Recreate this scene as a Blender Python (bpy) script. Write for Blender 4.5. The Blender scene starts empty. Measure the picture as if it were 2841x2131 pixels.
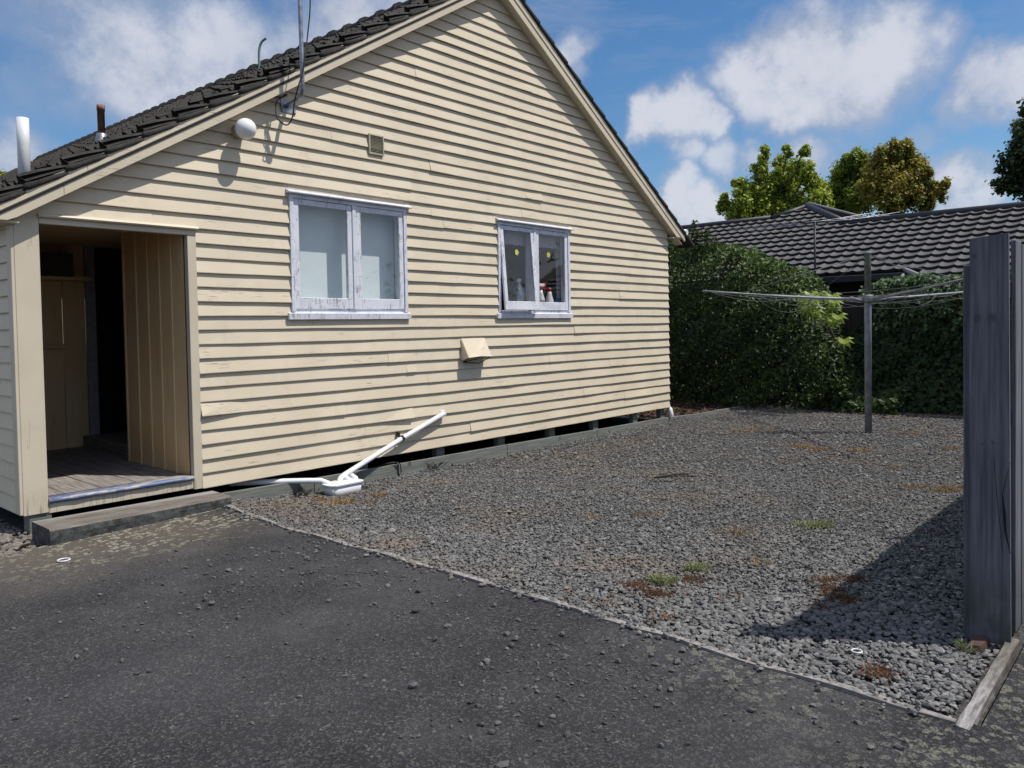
import bpy, math, random
import numpy as np
from mathutils import Matrix, Vector

random.seed(7)
rng = np.random.default_rng(7)
SC = bpy.context.scene
COL = SC.collection

# ------------------------------------------------------------------ camera
YAW, PITCH, ROLL = 0.843, 0.0286, 0.0179
cd = bpy.data.cameras.new('camera')
cam = bpy.data.objects.new('camera', cd)
COL.objects.link(cam)
fw0 = Vector((math.sin(YAW), math.cos(YAW), 0)); rt0 = Vector((math.cos(YAW), -math.sin(YAW), 0)); dn0 = Vector((0, 0, -1))
fw = fw0 * math.cos(PITCH) + dn0 * math.sin(PITCH)
dn1 = dn0 * math.cos(PITCH) - fw0 * math.sin(PITCH)
rt = rt0 * math.cos(ROLL) + dn1 * math.sin(ROLL)
dn = dn1 * math.cos(ROLL) - rt0 * math.sin(ROLL)
M = Matrix.Identity(4)
for i in range(3):
    M[i][0] = rt[i]; M[i][1] = -dn[i]; M[i][2] = -fw[i]
M[0][3], M[1][3], M[2][3] = 0.0, -6.9, 1.52
cam.matrix_world = M
cd.sensor_width = 36.0
cd.lens = 2143.2 / 2841 * 36
cd.shift_y = -(1065.5 - 968.9) / 2841
cd.clip_start = 0.05
cd.clip_end = 3000
SC.camera = cam

# ------------------------------------------------------------------ sun, exposure
SUN = Vector((0.62, -1.0, 2.1)).normalized()          # towards the sun
SUN_EL = math.asin(SUN.z)
SUN_AZ = math.atan2(SUN.x, SUN.y)
sl = bpy.data.lights.new('sun', 'SUN')
sl.energy = 4.6
sl.angle = math.radians(0.53)
sl.color = (1.0, 0.945, 0.85)
so = bpy.data.objects.new('sun', sl)
COL.objects.link(so)
so.rotation_euler = (-SUN).to_track_quat('-Z', 'Y').to_euler()
so.location = (0, 0, 30)
SC.view_settings.view_transform = 'Standard'
SC.view_settings.look = 'None'
SC.view_settings.exposure = 0.0
SC.view_settings.gamma = 1.0
SC.view_settings.use_curve_mapping = False
SC.render.engine = 'CYCLES'
SC.cycles.max_bounces = 8
SC.cycles.transparent_max_bounces = 16
SC.cycles.caustics_reflective = False
SC.cycles.caustics_refractive = False
SC.cycles.use_denoising = True


# ------------------------------------------------------------------ node helper
class NT:
    def __init__(s, tree):
        s.t = tree; s.n = tree.nodes; s.l = tree.links
        s.n.clear()

    def add(s, typ, **kw):
        nd = s.n.new(typ)
        for k, v in kw.items():
            setattr(nd, k, v)
        return nd

    def put(s, sock, v):
        if v is None:
            return
        if isinstance(v, bpy.types.NodeSocket):
            s.l.new(v, sock)
        elif isinstance(v, (tuple, list)) and sock.type == 'RGBA' and len(v) == 3:
            sock.default_value = (*v, 1)
        else:
            sock.default_value = v

    def math(s, op, a, b=None, c=None, clamp=False):
        nd = s.add('ShaderNodeMath', operation=op, use_clamp=clamp)
        s.put(nd.inputs[0], a)
        if b is not None: s.put(nd.inputs[1], b)
        if c is not None: s.put(nd.inputs[2], c)
        return nd.outputs[0]

    def vmath(s, op, a, b=None, scale=None):
        nd = s.add('ShaderNodeVectorMath', operation=op)
        s.put(nd.inputs[0], a)
        if b is not None: s.put(nd.inputs[1], b)
        if scale is not None: s.put(nd.inputs['Scale'], scale)
        return nd.outputs['Value'] if op in ('DISTANCE', 'LENGTH', 'DOT_PRODUCT') else nd.outputs[0]

    def mix(s, f, a, b, mode='MIX'):
        nd = s.add('ShaderNodeMix', data_type='RGBA', blend_type=mode)
        s.put(nd.inputs[0], f); s.put(nd.inputs[6], a); s.put(nd.inputs[7], b)
        return nd.outputs[2]

    def ramp(s, v, lo, hi, a=0.0, b=1.0, smooth=True):
        nd = s.add('ShaderNodeMapRange', interpolation_type='SMOOTHSTEP' if smooth else 'LINEAR')
        s.put(nd.inputs[0], v)
        nd.inputs[1].default_value = lo; nd.inputs[2].default_value = hi
        nd.inputs[3].default_value = a; nd.inputs[4].default_value = b
        return nd.outputs[0]

    def noise(s, vec, scale, detail=4, rough=0.55, dist=0.0, color=False):
        nd = s.add('ShaderNodeTexNoise')
        s.put(nd.inputs['Vector'], vec)
        nd.inputs['Scale'].default_value = scale; nd.inputs['Detail'].default_value = detail
        nd.inputs['Roughness'].default_value = rough; nd.inputs['Distortion'].default_value = dist
        return nd.outputs['Color' if color else 'Fac']

    def voro(s, vec, scale, out='Distance', feature='F1'):
        nd = s.add('ShaderNodeTexVoronoi', feature=feature)
        s.put(nd.inputs['Vector'], vec); nd.inputs['Scale'].default_value = scale
        return nd.outputs[out]

    def pos(s, scale=None):
        g = s.add('ShaderNodeNewGeometry').outputs['Position']
        if scale is None:
            return g
        return s.vmath('MULTIPLY', g, scale)

    def xyz(s, v):
        nd = s.add('ShaderNodeSeparateXYZ'); s.put(nd.inputs[0], v)
        return nd.outputs

    def attr(s, name):
        return s.add('ShaderNodeAttribute', attribute_name=name).outputs['Fac']

    def bump(s, h, strength=0.3, dist=0.01, normal=None):
        nd = s.add('ShaderNodeBump')
        nd.inputs['Strength'].default_value = strength; nd.inputs['Distance'].default_value = dist
        s.put(nd.inputs['Height'], h)
        if normal is not None: s.put(nd.inputs['Normal'], normal)
        return nd.outputs[0]


def material(name, fn):
    m = bpy.data.materials.new(name)
    m.use_nodes = True
    k = NT(m.node_tree)
    out = k.add('ShaderNodeOutputMaterial')
    b = k.add('ShaderNodeBsdfPrincipled')
    k.l.new(b.outputs[0], out.inputs[0])
    k.bsdf = b; k.out = out
    fn(k)
    return m


def setp(k, col=None, rough=None, metal=None, normal=None, spec=None, trans=None):
    b = k.bsdf
    if col is not None: k.put(b.inputs['Base Color'], col)
    if rough is not None: k.put(b.inputs['Roughness'], rough)
    if metal is not None: k.put(b.inputs['Metallic'], metal)
    if normal is not None: k.put(b.inputs['Normal'], normal)
    if spec is not None: k.put(b.inputs['Specular IOR Level'], spec)


def simple(name, col, rough=0.6, metal=0.0, var=0.12, scale=12.0, bump=0.1, spec=0.5):
    def f(k):
        n = k.noise(k.pos(), scale, 5)
        c = k.mix(k.ramp(n, 0.3, 0.7), tuple(c * (1 - var) for c in col), tuple(min(1, c * (1 + var)) for c in col))
        setp(k, c, rough, metal, k.bump(k.noise(k.pos(), scale * 8, 3), bump, 0.003), spec)
    return material(name, f)


# ------------------------------------------------------------------ world: sky and clouds
def build_world():
    w = bpy.data.worlds.new('World')
    SC.world = w
    w.use_nodes = True
    k = NT(w.node_tree)
    out = k.add('ShaderNodeOutputWorld')
    sky = k.add('ShaderNodeTexSky', sky_type='NISHITA')
    sky.sun_disc = False
    sky.sun_elevation = SUN_EL
    sky.sun_rotation = SUN_AZ
    sky.altitude = 50; sky.air_density = 1.0; sky.dust_density = 0.6; sky.ozone_density = 2.2
    hs = k.add('ShaderNodeHueSaturation')
    hs.inputs['Saturation'].default_value = 1.32
    k.put(hs.inputs['Color'], sky.outputs[0])
    bg = k.add('ShaderNodeBackground')
    k.put(bg.inputs[0], hs.outputs[0]); bg.inputs[1].default_value = 0.115
    d = k.vmath('NORMALIZE', k.add('ShaderNodeTexCoord').outputs['Generated'])
    warp = k.vmath('SCALE', k.vmath('SUBTRACT', k.noise(d, 5.0, 5, 0.6, color=True), (0.5, 0.5, 0.5)), scale=0.11)
    warp2 = k.vmath('SCALE', k.vmath('SUBTRACT', k.noise(d, 17.0, 4, 0.6, color=True), (0.5, 0.5, 0.5)), scale=0.05)
    dd = k.vmath('ADD', k.vmath('ADD', d, warp), warp2)

    def direc(px, py):            # the bearing of a cloud, from where it stands in the sky
        x = (px * 1.28436 - 1420.5) / 2143.2; y = (py * 1.28436 - 968.9) / 2143.2
        v = rt * x + dn * y + fw
        return v.normalized()
    S = 1.28436 / 2143.2
    # centre, radius, weight
    blobs = [(1640, 165, 110, 1), (1770, 120, 140, 1.05), (1900, 120, 130, 1.05), (1720, 215, 75, 1), (1840, 190, 80, .9), (2020, 105, 80, .85), (1660, 110, 80, .9),
             (1400, 275, 55, .95), (1465, 258, 85, 1), (1530, 270, 55, .9),
             (2140, 185, 75, .85), (2230, 175, 80, .85),
             (1490, 360, 52, .75), (1560, 352, 55, .75), (1640, 345, 50, .7), (1740, 330, 60, .8), (1700, 380, 60, .7),
             (1480, 440, 55, .95), (1545, 450, 55, .9), (1500, 480, 60, .9),
             (2040, 390, 65, .85), (2110, 410, 65, .8), (2020, 268, 40, .5), (1820, 300, 45, .5), (1910, 350, 55, .75), (2060, 450, 60, .8),
             (1240, 110, 60, .75), (1265, 160, 35, .6), (1225, 60, 40, .4),
             (150, 60, 158, 0.58), (250, 110, 170, 0.77), (370, 160, 158, 0.87), (470, 120, 146, 0.82), (560, 190, 134, 0.82), (300, 200, 109, 0.77),
             (640, 110, 134, 0.72), (760, 60, 134, 0.82), (880, 30, 109, 0.77), (300, 40, 109, 0.58), (430, 40, 97, 0.53), (700, 170, 97, 0.58),
             (110, 190, 97, 0.34), (60, 220, 85, 0.43), (180, 240, 85, 0.48), (10, 340, 67, 0.77), (-20, 40, 109, 0.48), (290, 230, 109, 0.58)]
    dens = None
    for px, py, r, wt in blobs:
        v = direc(px, py)
        ds = k.vmath('DISTANCE', dd, tuple(v))
        f = k.ramp(ds, r * S * 1.45, r * S * 0.25, 0.0, wt)
        dens = f if dens is None else k.math('SMOOTH_MAX', dens, f, 0.25)
    # broken cloud over the unseen sky, made denser to whiten the fill light
    xyz = k.xyz(d)
    side = k.vmath('DOT_PRODUCT', d, tuple(fw))
    rest = k.math('MULTIPLY', k.ramp(k.noise(dd, 3.1, 6, 0.55), 0.38, 0.58), k.ramp(side, 0.70, 0.52))
    dens = k.math('MAXIMUM', dens, k.math('MULTIPLY', rest, 0.92))
    wisp = k.math('MULTIPLY', k.ramp(k.noise(k.vmath('MULTIPLY', d, (1.0, 1.0, 4.0)), 4.0, 7, 0.65), 0.42, 0.72), k.ramp(xyz[2], 0.2, 0.5, 0.08, 0.6))
    fine = k.noise(d, 17.0, 8, 0.66)
    dens = k.math('MULTIPLY', dens, k.ramp(fine, 0.15, 0.65, 0.74, 1.08))
    tot = k.math('MAXIMUM', k.ramp(dens, 0.08, 0.98, 0.0, 0.93), wisp)
    shade = k.noise(d, 8.0, 5, 0.55)
    body = k.math('ADD', dens, k.math('MULTIPLY', k.math('SUBTRACT', shade, 0.5), 1.0))
    ccol = k.mix(k.ramp(body, 0.5, 1.02), (0.41, 0.465, 0.60), (0.71, 0.735, 0.81))
    cb = k.add('ShaderNodeBackground')
    k.put(cb.inputs[0], ccol); cb.inputs[1].default_value = 0.95
    mx = k.add('ShaderNodeMixShader')
    k.put(mx.inputs[0], tot); k.l.new(bg.outputs[0], mx.inputs[1]); k.l.new(cb.outputs[0], mx.inputs[2])
    k.l.new(mx.outputs[0], out.inputs[0])


build_world()


# ------------------------------------------------------------------ mesh helpers
def link(o, parent=None):
    COL.objects.link(o)
    if parent is not None:
        o.parent = parent
    return o


def wloc(o):
    v = Vector((0, 0, 0))
    while o is not None:
        v += o.location; o = o.parent
    return v


class MB:
    """collects shapes in world coordinates; build() links them as one mesh object under its parent"""

    def __init__(s):
        s.v = []; s.f = []; s.sm = []

    def face(s, pts, smooth=False):
        i = len(s.v); s.v += [tuple(p) for p in pts]; s.f.append(list(range(i, i + len(pts)))); s.sm.append(smooth)

    def box(s, x0, y0, z0, x1, y1, z1, ch=0.0):
        xs = sorted((x0, x1)); ys = sorted((y0, y1)); zs = sorted((z0, z1))
        if ch <= 0:
            i = len(s.v)
            s.v += [(x, y, z) for z in zs for y in ys for x in xs]
            for q in ((0, 2, 3, 1), (4, 5, 7, 6), (0, 1, 5, 4), (2, 6, 7, 3), (0, 4, 6, 2), (1, 3, 7, 5)):
                s.f.append([i + a for a in q]); s.sm.append(False)
            return s
        # chamfered box: 24 verts
        c = ch; P = {}
        for a in (0, 1):
            for b in (0, 1):
                for d in (0, 1):
                    sx, sy, sz = (1, -1)[a], (1, -1)[b], (1, -1)[d]
                    p = (xs[a], ys[b], zs[d])
                    base = len(s.v)
                    s.v += [(p[0], p[1] + sy * c, p[2] + sz * c), (p[0] + sx * c, p[1], p[2] + sz * c), (p[0] + sx * c, p[1] + sy * c, p[2])]
                    P[a, b, d] = base

        def F(l): s.f.append(l); s.sm.append(False)
        for a in (0, 1):
            F([P[a, 0, 0], P[a, 1, 0], P[a, 1, 1], P[a, 0, 1]][::(-1 if a == 0 else 1)])
            F([P[0, a, 0] + 1, P[1, a, 0] + 1, P[1, a, 1] + 1, P[0, a, 1] + 1][::(1 if a == 0 else -1)])
            F([P[0, 0, a] + 2, P[1, 0, a] + 2, P[1, 1, a] + 2, P[0, 1, a] + 2][::(-1 if a == 0 else 1)])
        for b in (0, 1):
            for d in (0, 1):
                F([P[0, b, d] + 1, P[1, b, d] + 1, P[1, b, d] + 2, P[0, b, d] + 2])
                F([P[b, 0, d] + 0, P[b, 1, d] + 0, P[b, 1, d] + 2, P[b, 0, d] + 2])
                F([P[b, d, 0] + 0, P[b, d, 1] + 0, P[b, d, 1] + 1, P[b, d, 0] + 1])
        for key, q in P.items():
            F([q, q + 1, q + 2])
        return s

    def loft(s, rings, cap=True, smooth=False, closed=True):
        n = len(rings[0]); i = len(s.v)
        for r in rings: s.v += [tuple(p) for p in r]
        for a in range(len(rings) - 1):
            for j in range(n if closed else n - 1):
                k = (j + 1) % n
                s.f.append([i + a * n + j, i + a * n + k, i + (a + 1) * n + k, i + (a + 1) * n + j]); s.sm.append(smooth)
        if cap and closed:
            s.f.append([i + j for j in range(n)][::-1]); s.sm.append(False)
            e = i + (len(rings) - 1) * n
            s.f.append([e + j for j in range(n)]); s.sm.append(False)
        return s

    def tube(s, pts, r, n=8, cap=True, smooth=True):
        pts = [Vector(p) for p in pts]
        rr = r if isinstance(r, (list, tuple)) else [r] * len(pts)
        rings = []; up = None
        for i, p in enumerate(pts):
            t = (pts[min(i + 1, len(pts) - 1)] - pts[max(i - 1, 0)]).normalized()
            if up is None:
                up = Vector((0, 0, 1)) if abs(t.z) < 0.9 else Vector((1, 0, 0))
            a = t.cross(up).normalized(); b = a.cross(t).normalized(); up = b
            rings.append([p + (a * math.cos(2 * math.pi * j / n) + b * math.sin(2 * math.pi * j / n)) * rr[i] for j in range(n)])
        return s.loft(rings, cap, smooth)

    def lathe(s, c, prof, n=20, axis='z', smooth=True):
        rings = []
        for r, h in prof:
            ring = []
            for j in range(n):
                a = 2 * math.pi * j / n
                u, w = r * math.cos(a), r * math.sin(a)
                ring.append({'z': (c[0] + u, c[1] + w, c[2] + h), 'y': (c[0] + u, c[1] + h, c[2] + w), 'x': (c[0] + h, c[1] + u, c[2] + w)}[axis])
            rings.append(ring)
        return s.loft(rings, True, smooth)

    def build(s, name, mat, parent=None, **props):
        me = bpy.data.meshes.new(name)
        off = wloc(parent) if parent is not None else Vector((0, 0, 0))
        me.from_pydata([(a - off.x, b - off.y, c - off.z) for a, b, c in s.v], [], s.f)
        me.polygons.foreach_set('use_smooth', s.sm)
        me.materials.append(mat)
        me.validate(); me.update()
        import bmesh
        bm = bmesh.new(); bm.from_mesh(me)
        bmesh.ops.recalc_face_normals(bm, faces=bm.faces[:])
        bm.to_mesh(me); bm.free()
        o = bpy.data.objects.new(name, me)
        for k_, v_ in props.items(): o[k_] = v_
        return link(o, parent)


def np_mesh(name, V, F, mat, parent=None, tint=None, smooth=False, **props):
    me = bpy.data.meshes.new(name)
    off = wloc(parent) if parent is not None else Vector((0, 0, 0))
    V = np.asarray(V, np.float32) - np.array(off, np.float32)
    F = np.asarray(F, np.int32)
    m = F.shape[1]
    me.vertices.add(len(V)); me.vertices.foreach_set('co', V.ravel())
    me.loops.add(F.size); me.loops.foreach_set('vertex_index', F.ravel())
    me.polygons.add(len(F))
    me.polygons.foreach_set('loop_start', np.arange(0, F.size, m, dtype=np.int32))
    me.polygons.foreach_set('loop_total', np.full(len(F), m, np.int32))
    me.polygons.foreach_set('use_smooth', np.full(len(F), smooth))
    if tint is not None:
        a = me.attributes.new('tint', 'FLOAT', 'POINT'); a.data.foreach_set('value', np.asarray(tint, np.float32))
    me.materials.append(mat)
    me.update(calc_edges=True)
    o = bpy.data.objects.new(name, me)
    for k_, v_ in props.items(): o[k_] = v_
    return link(o, parent)


def thing(name, label, cat, loc=(0, 0, 0), group=None):
    o = bpy.data.objects.new(name, None)
    o.empty_display_size = 0.2
    o.location = loc
    o['label'] = label; o['category'] = cat
    if group: o['group'] = group
    return link(o)


def tag(o, label, cat, group=None):
    o['label'] = label; o['category'] = cat
    if group: o['group'] = group
    return o


# ------------------------------------------------------------------ materials
def f_paint(k):
    p = k.pos()
    st = k.pos((1.2, 6.0, 9.0))
    c = k.mix(k.ramp(k.noise(p, 1.7, 4), 0.3, 0.7), (0.60, 0.523, 0.396), (0.66, 0.58, 0.446))
    # each board a touch different
    rnd = k.add('ShaderNodeObjectInfo').outputs['Random']
    c = k.mix(k.math('MULTIPLY', rnd, 0.16), c, (0.53, 0.46, 0.345))
    # fine checking along the grain where the paint has broken
    g = k.noise(k.pos((7.0, 20.0, 120.0)), 1.0, 5, 0.6)
    zone = k.ramp(k.noise(k.pos((1.6, 1.0, 4.5)), 1.0, 3), 0.53, 0.64)
    crack = k.math('MULTIPLY', k.ramp(g, 0.58, 0.66), zone)
    c = k.mix(k.math('MULTIPLY', crack, 0.75), c, (0.20, 0.15, 0.105))
    flake = k.math('MULTIPLY', k.ramp(k.noise(k.pos((9.0, 9.0, 40.0)), 1.0, 4, 0.6), 0.66, 0.72), k.ramp(k.noise(k.pos((2.6, 1.0, 6.0)), 1.0, 2), 0.6, 0.68))
    c = k.mix(k.math('MULTIPLY', flake, 0.8), c, (0.72, 0.67, 0.57))
    dirt = k.ramp(k.noise(k.pos((3, 3, 1.2)), 2.0, 6, 0.65), 0.52, 0.8)
    c = k.mix(k.math('MULTIPLY', dirt, 0.22), c, (0.36, 0.30, 0.22))
    h = k.math('SUBTRACT', k.math('MULTIPLY', k.noise(k.pos((4, 8, 60)), 1.0, 4), 0.35), crack)
    setp(k, c, 0.55, normal=k.bump(h, 0.35, 0.004))


PAINT = material('cream_paint', f_paint)


def f_paint_v(k):
    c = k.mix(k.ramp(k.noise(k.pos(), 2.3, 4), 0.3, 0.7), (0.565, 0.495, 0.385), (0.615, 0.545, 0.43))
    g = k.noise(k.pos((60.0, 60.0, 5.0)), 1.0, 5, 0.6)
    zone = k.ramp(k.noise(k.pos((2, 2, 1.0)), 1.6, 3), 0.56, 0.7)
    crack = k.math('MULTIPLY', k.ramp(g, 0.58, 0.66), zone)
    # splits rising from the wet bottom ends
    low = k.ramp(k.xyz(k.pos())[2], 0.30, 0.10)
    crack = k.math('MAXIMUM', crack, k.math('MULTIPLY', k.ramp(k.noise(k.pos((70, 70, 3)), 1.0, 3), 0.55, 0.62), low))
    c = k.mix(k.math('MULTIPLY', crack, 0.6), c, (0.22, 0.17, 0.12))
    setp(k, c, 0.55, normal=k.bump(k.math('SUBTRACT', k.math('MULTIPLY', k.noise(k.pos((40, 40, 4)), 1.0, 4), 0.3), crack), 0.3, 0.004))


PAINTV = material('cream_paint_trim', f_paint_v)


def f_paint_in(k):  # warm bounce light inside the porch is put into this base colour
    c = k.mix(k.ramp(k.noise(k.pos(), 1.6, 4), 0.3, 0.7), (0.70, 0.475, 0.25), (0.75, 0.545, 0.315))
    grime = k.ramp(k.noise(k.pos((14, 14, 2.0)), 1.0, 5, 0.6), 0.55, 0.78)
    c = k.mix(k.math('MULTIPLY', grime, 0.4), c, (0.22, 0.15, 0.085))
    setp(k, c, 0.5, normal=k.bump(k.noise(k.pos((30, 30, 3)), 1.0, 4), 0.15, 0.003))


PAINTIN = material('porch_paint_bounce_tint', f_paint_in)


def f_white(k):
    c = k.mix(k.ramp(k.noise(k.pos(), 5, 4), 0.3, 0.7), (0.62, 0.645, 0.73), (0.72, 0.735, 0.80))
    a = k.noise(k.pos((70, 70, 9.0)), 1.0, 5, 0.65)
    b = k.noise(k.pos((9.0, 70, 70)), 1.0, 5, 0.65)
    z = k.ramp(k.noise(k.pos(), 6.0, 3), 0.42, 0.58)
    fl = k.math('MULTIPLY', k.math('MAXIMUM', k.ramp(a, 0.56, 0.61), k.math('MULTIPLY', k.ramp(b, 0.60, 0.65), 0.8)), z)
    wood = k.mix(k.noise(k.pos((80, 80, 10)), 1.0, 3), (0.13, 0.115, 0.105), (0.36, 0.33, 0.31))
    c = k.mix(k.math('MULTIPLY', fl, 0.85), c, wood)
    setp(k, c, 0.5, normal=k.bump(k.math('MULTIPLY', fl, -1.0), 0.5, 0.003))


WHITE = material('flaking_white_paint', f_white)


def f_glass(k):
    g = k.add('ShaderNodeBsdfGlossy'); g.inputs['Roughness'].default_value = 0.015
    g.inputs['Color'].default_value = (0.95, 0.97, 1, 1)
    t = k.add('ShaderNodeBsdfTransparent'); t.inputs[0].default_value = (0.955, 0.97, 0.97, 1)
    fr = k.add('ShaderNodeLayerWeight'); fr.inputs['Blend'].default_value = 0.5
    g.inputs['Normal'].default_value = (0, 0, 0)
    k.put(g.inputs['Normal'], k.bump(k.noise(k.pos(), 2.2, 2), 0.06, 0.02))
    sch = k.math('ADD', k.math('MULTIPLY', k.math('POWER', fr.outputs['Facing'], 5.0), 0.92), 0.085)
    mx = k.add('ShaderNodeMixShader')
    k.put(mx.inputs[0], k.math('MULTIPLY', sch, 1.0, clamp=True))
    k.l.new(t.outputs[0], mx.inputs[1]); k.l.new(g.outputs[0], mx.inputs[2])
    k.l.new(mx.outputs[0], k.out.inputs[0])


GLASS = material('window_glass', f_glass)


def f_tile(k):
    rnd = k.add('ShaderNodeObjectInfo').outputs['Random']
    p = k.pos()
    c = k.mix(k.ramp(k.noise(p, 7, 6, 0.65), 0.3, 0.7), (0.014, 0.014, 0.014), (0.046, 0.044, 0.041))
    c = k.mix(k.math('MULTIPLY', rnd, 0.35), c, (0.07, 0.064, 0.055))
    sp = k.ramp(k.noise(p, 26, 3), 0.68, 0.74)
    c = k.mix(k.math('MULTIPLY', sp, 0.5), c, (0.22, 0.22, 0.2))
    moss = k.ramp(k.noise(p, 3.1, 4), 0.62, 0.75)
    c = k.mix(k.math('MULTIPLY', moss, 0.5), c, (0.06, 0.045, 0.028))
    setp(k, c, 0.85, normal=k.bump(k.noise(p, 40, 5, 0.7), 1.0, 0.012), spec=0.3)


TILE = material('weathered_tile', f_tile)


def f_ntile(k):
    p = k.pos()
    c = k.mix(k.ramp(k.noise(p, 2.0, 4), 0.3, 0.7), (0.082, 0.080, 0.082), (0.105, 0.102, 0.103))
    rnd = k.add('ShaderNodeObjectInfo').outputs['Random']
    c = k.mix(k.math('MULTIPLY', rnd, 0.25), c, (0.075, 0.073, 0.075))
    setp(k, c, 0.65, normal=k.bump(k.noise(p, 90, 3), 0.25, 0.004), spec=0.35)


NTILE = material('grey_neighbour_tile', f_ntile)
DARKCAP = simple('dark_ridge', (0.022, 0.023, 0.03), 0.55)
DARKWALL = simple('dark_brown_wall', (0.03, 0.024, 0.02), 0.8)
GREYEDGE = simple('grey_flashing', (0.22, 0.23, 0.25), 0.5)
GALV = simple('galvanised_steel', (0.30, 0.32, 0.36), 0.42, 0.65, 0.3, 14)
PIPEGAL = simple('dull_galvanised_pipe', (0.26, 0.28, 0.31), 0.6, 0.1, 0.25, 10)
PVC = simple('white_pvc', (0.72, 0.73, 0.77), 0.35, 0, 0.04, 8, 0.02)
GLOBE = simple('white_globe', (0.80, 0.80, 0.82), 0.12, 0, 0.02, 5, 0.0)
BLACK = simple('black_cable', (0.012, 0.012, 0.013), 0.5)
ROPE = simple('clothes_rope', (0.13, 0.14, 0.13), 0.7)
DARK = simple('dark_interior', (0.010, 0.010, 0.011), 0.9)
ROOM = simple('room_wall', (0.20, 0.19, 0.18), 0.9)
BLIND = simple('pale_blind', (0.66, 0.74, 0.76), 0.9, 0, 0.03, 4, 0.03)
GREYTRIM = simple('grey_trim', (0.30, 0.30, 0.32), 0.6)
VENTM = simple('vent_metal', (0.42, 0.385, 0.30), 0.6)
RUST = None


def f_rust(k):
    z = k.xyz(k.pos())[2]
    c = k.mix(k.ramp(k.noise(k.pos((30, 30, 6)), 1, 4), 0.3, 0.7), (0.10, 0.052, 0.04), (0.34, 0.17, 0.11))
    setp(k, c, 0.85, normal=k.bump(k.noise(k.pos(), 70, 3), 0.4, 0.003))


RUST = material('rusty_flue', f_rust)


def f_conc(k):
    p = k.pos()
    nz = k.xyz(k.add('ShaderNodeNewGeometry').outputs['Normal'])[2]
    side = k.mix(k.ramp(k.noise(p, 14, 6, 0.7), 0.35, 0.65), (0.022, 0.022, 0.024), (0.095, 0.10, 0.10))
    top = k.mix(k.ramp(k.noise(k.pos((2.5, 9, 5)), 1.5, 6, 0.65), 0.3, 0.7), (0.11, 0.088, 0.07), (0.20, 0.185, 0.17))
    edge = k.ramp(k.xyz(p)[1], -0.42, -0.30)
    top = k.mix(k.math('MULTIPLY', edge, 0.7), top, (0.33, 0.32, 0.31))
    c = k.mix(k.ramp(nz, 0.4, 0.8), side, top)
    setp(k, c, 0.9, normal=k.bump(k.noise(p, 45, 5, 0.7), 0.8, 0.012))


CONC = material('worn_concrete', f_conc)


def f_oldwood(k):
    g = k.noise(k.pos((3.0, 60, 60)), 1.0, 5, 0.6)
    c = k.mix(k.ramp(g, 0.3, 0.7), (0.115, 0.125, 0.115), (0.20, 0.215, 0.195))
    c = k.mix(k.ramp(k.noise(k.pos(), 9, 3), 0.62, 0.72), c, (0.07, 0.07, 0.065))
    setp(k, c, 0.85, normal=k.bump(g, 0.4, 0.004))


OLDWOOD = material('grey_green_timber', f_oldwood)


def f_fence(k):
    g = k.noise(k.pos((45, 45, 2.2)), 1.0, 5, 0.6)
    c = k.mix(k.ramp(g, 0.28, 0.72), (0.070, 0.074, 0.095), (0.165, 0.168, 0.195))
    v = k.vmath('MULTIPLY', k.pos(), (1, 5.5, 2.2))
    kd = None
    for kp, kr in (((4.2, -6.112, 1.522), .011), ((4.2, -6.174, 1.524), .012), ((4.2, -6.099, 1.817), .008), ((4.2, -6.174, .938), .006), ((4.2, -6.133, .927), .005)):
        q = k.vmath('MULTIPLY', k.vmath('SUBTRACT', k.pos(), kp), (1, 1, .75))
        q = k.math('ADD', k.vmath('LENGTH', q), k.math('MULTIPLY', k.noise(k.pos(), 60, 2), .008))
        f = k.ramp(q, kr * 2.6, kr * .8)
        kd = f if kd is None else k.math('MAXIMUM', kd, f)
    c = k.mix(k.math('MULTIPLY', kd, .7), c, (0.06, 0.052, 0.06))
    st = k.ramp(k.noise(k.pos((6, 12, 1.2)), 1.0, 4), 0.52, 0.75)
    c = k.mix(k.math('MULTIPLY', st, 0.5), c, (0.055, 0.052, 0.066))
    damp = k.ramp(k.xyz(k.pos())[2], 0.42, 0.05)
    damp = k.math('MULTIPLY', damp, k.ramp(k.noise(k.pos(), 5, 3), 0.3, 0.6))
    c = k.mix(k.math('MULTIPLY', damp, 0.75), c, (0.05, 0.055, 0.045))
    setp(k, c, 0.85, normal=k.bump(g, 0.35, 0.004))


FENCE = material('silvered_paling', f_fence)


def f_kerb(k):
    g = k.noise(k.pos((6, 6, 50)), 4.0, 5, 0.65)
    c = k.mix(k.ramp(g, 0.3, 0.7), (0.12, 0.11, 0.10), (0.33, 0.31, 0.30))
    setp(k, c, 0.9, normal=k.bump(k.noise(k.pos(), 30, 5, 0.7), 0.7, 0.01))


KERB = material('weathered_edging', f_kerb)
def f_kerbp(k):
    g = k.noise(k.pos((9, 60, 30)), 1.0, 5, 0.65)
    x = k.xyz(k.pos())[0]
    a = k.mix(k.ramp(g, 0.3, 0.7), (0.10, 0.095, 0.09), (0.33, 0.315, 0.32))
    b = k.mix(k.ramp(g, 0.3, 0.7), (0.07, 0.062, 0.052), (0.17, 0.155, 0.135))
    c = k.mix(k.ramp(k.math('ADD', x, k.math('MULTIPLY', k.noise(k.pos(), 6, 3), 0.5)), 3.75, 4.25), a, b)
    setp(k, c, 0.9, normal=k.bump(g, 0.7, 0.006))


KERBP = material('pale_split_edging', f_kerbp)


def f_floor(k):
    g = k.noise(k.pos((40, 3, 40)), 1.0, 5, 0.65)
    c = k.mix(k.ramp(g, 0.3, 0.7), (0.15, 0.13, 0.12), (0.31, 0.285, 0.27))
    setp(k, c, 0.75, normal=k.bump(g, 0.4, 0.004))


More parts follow.
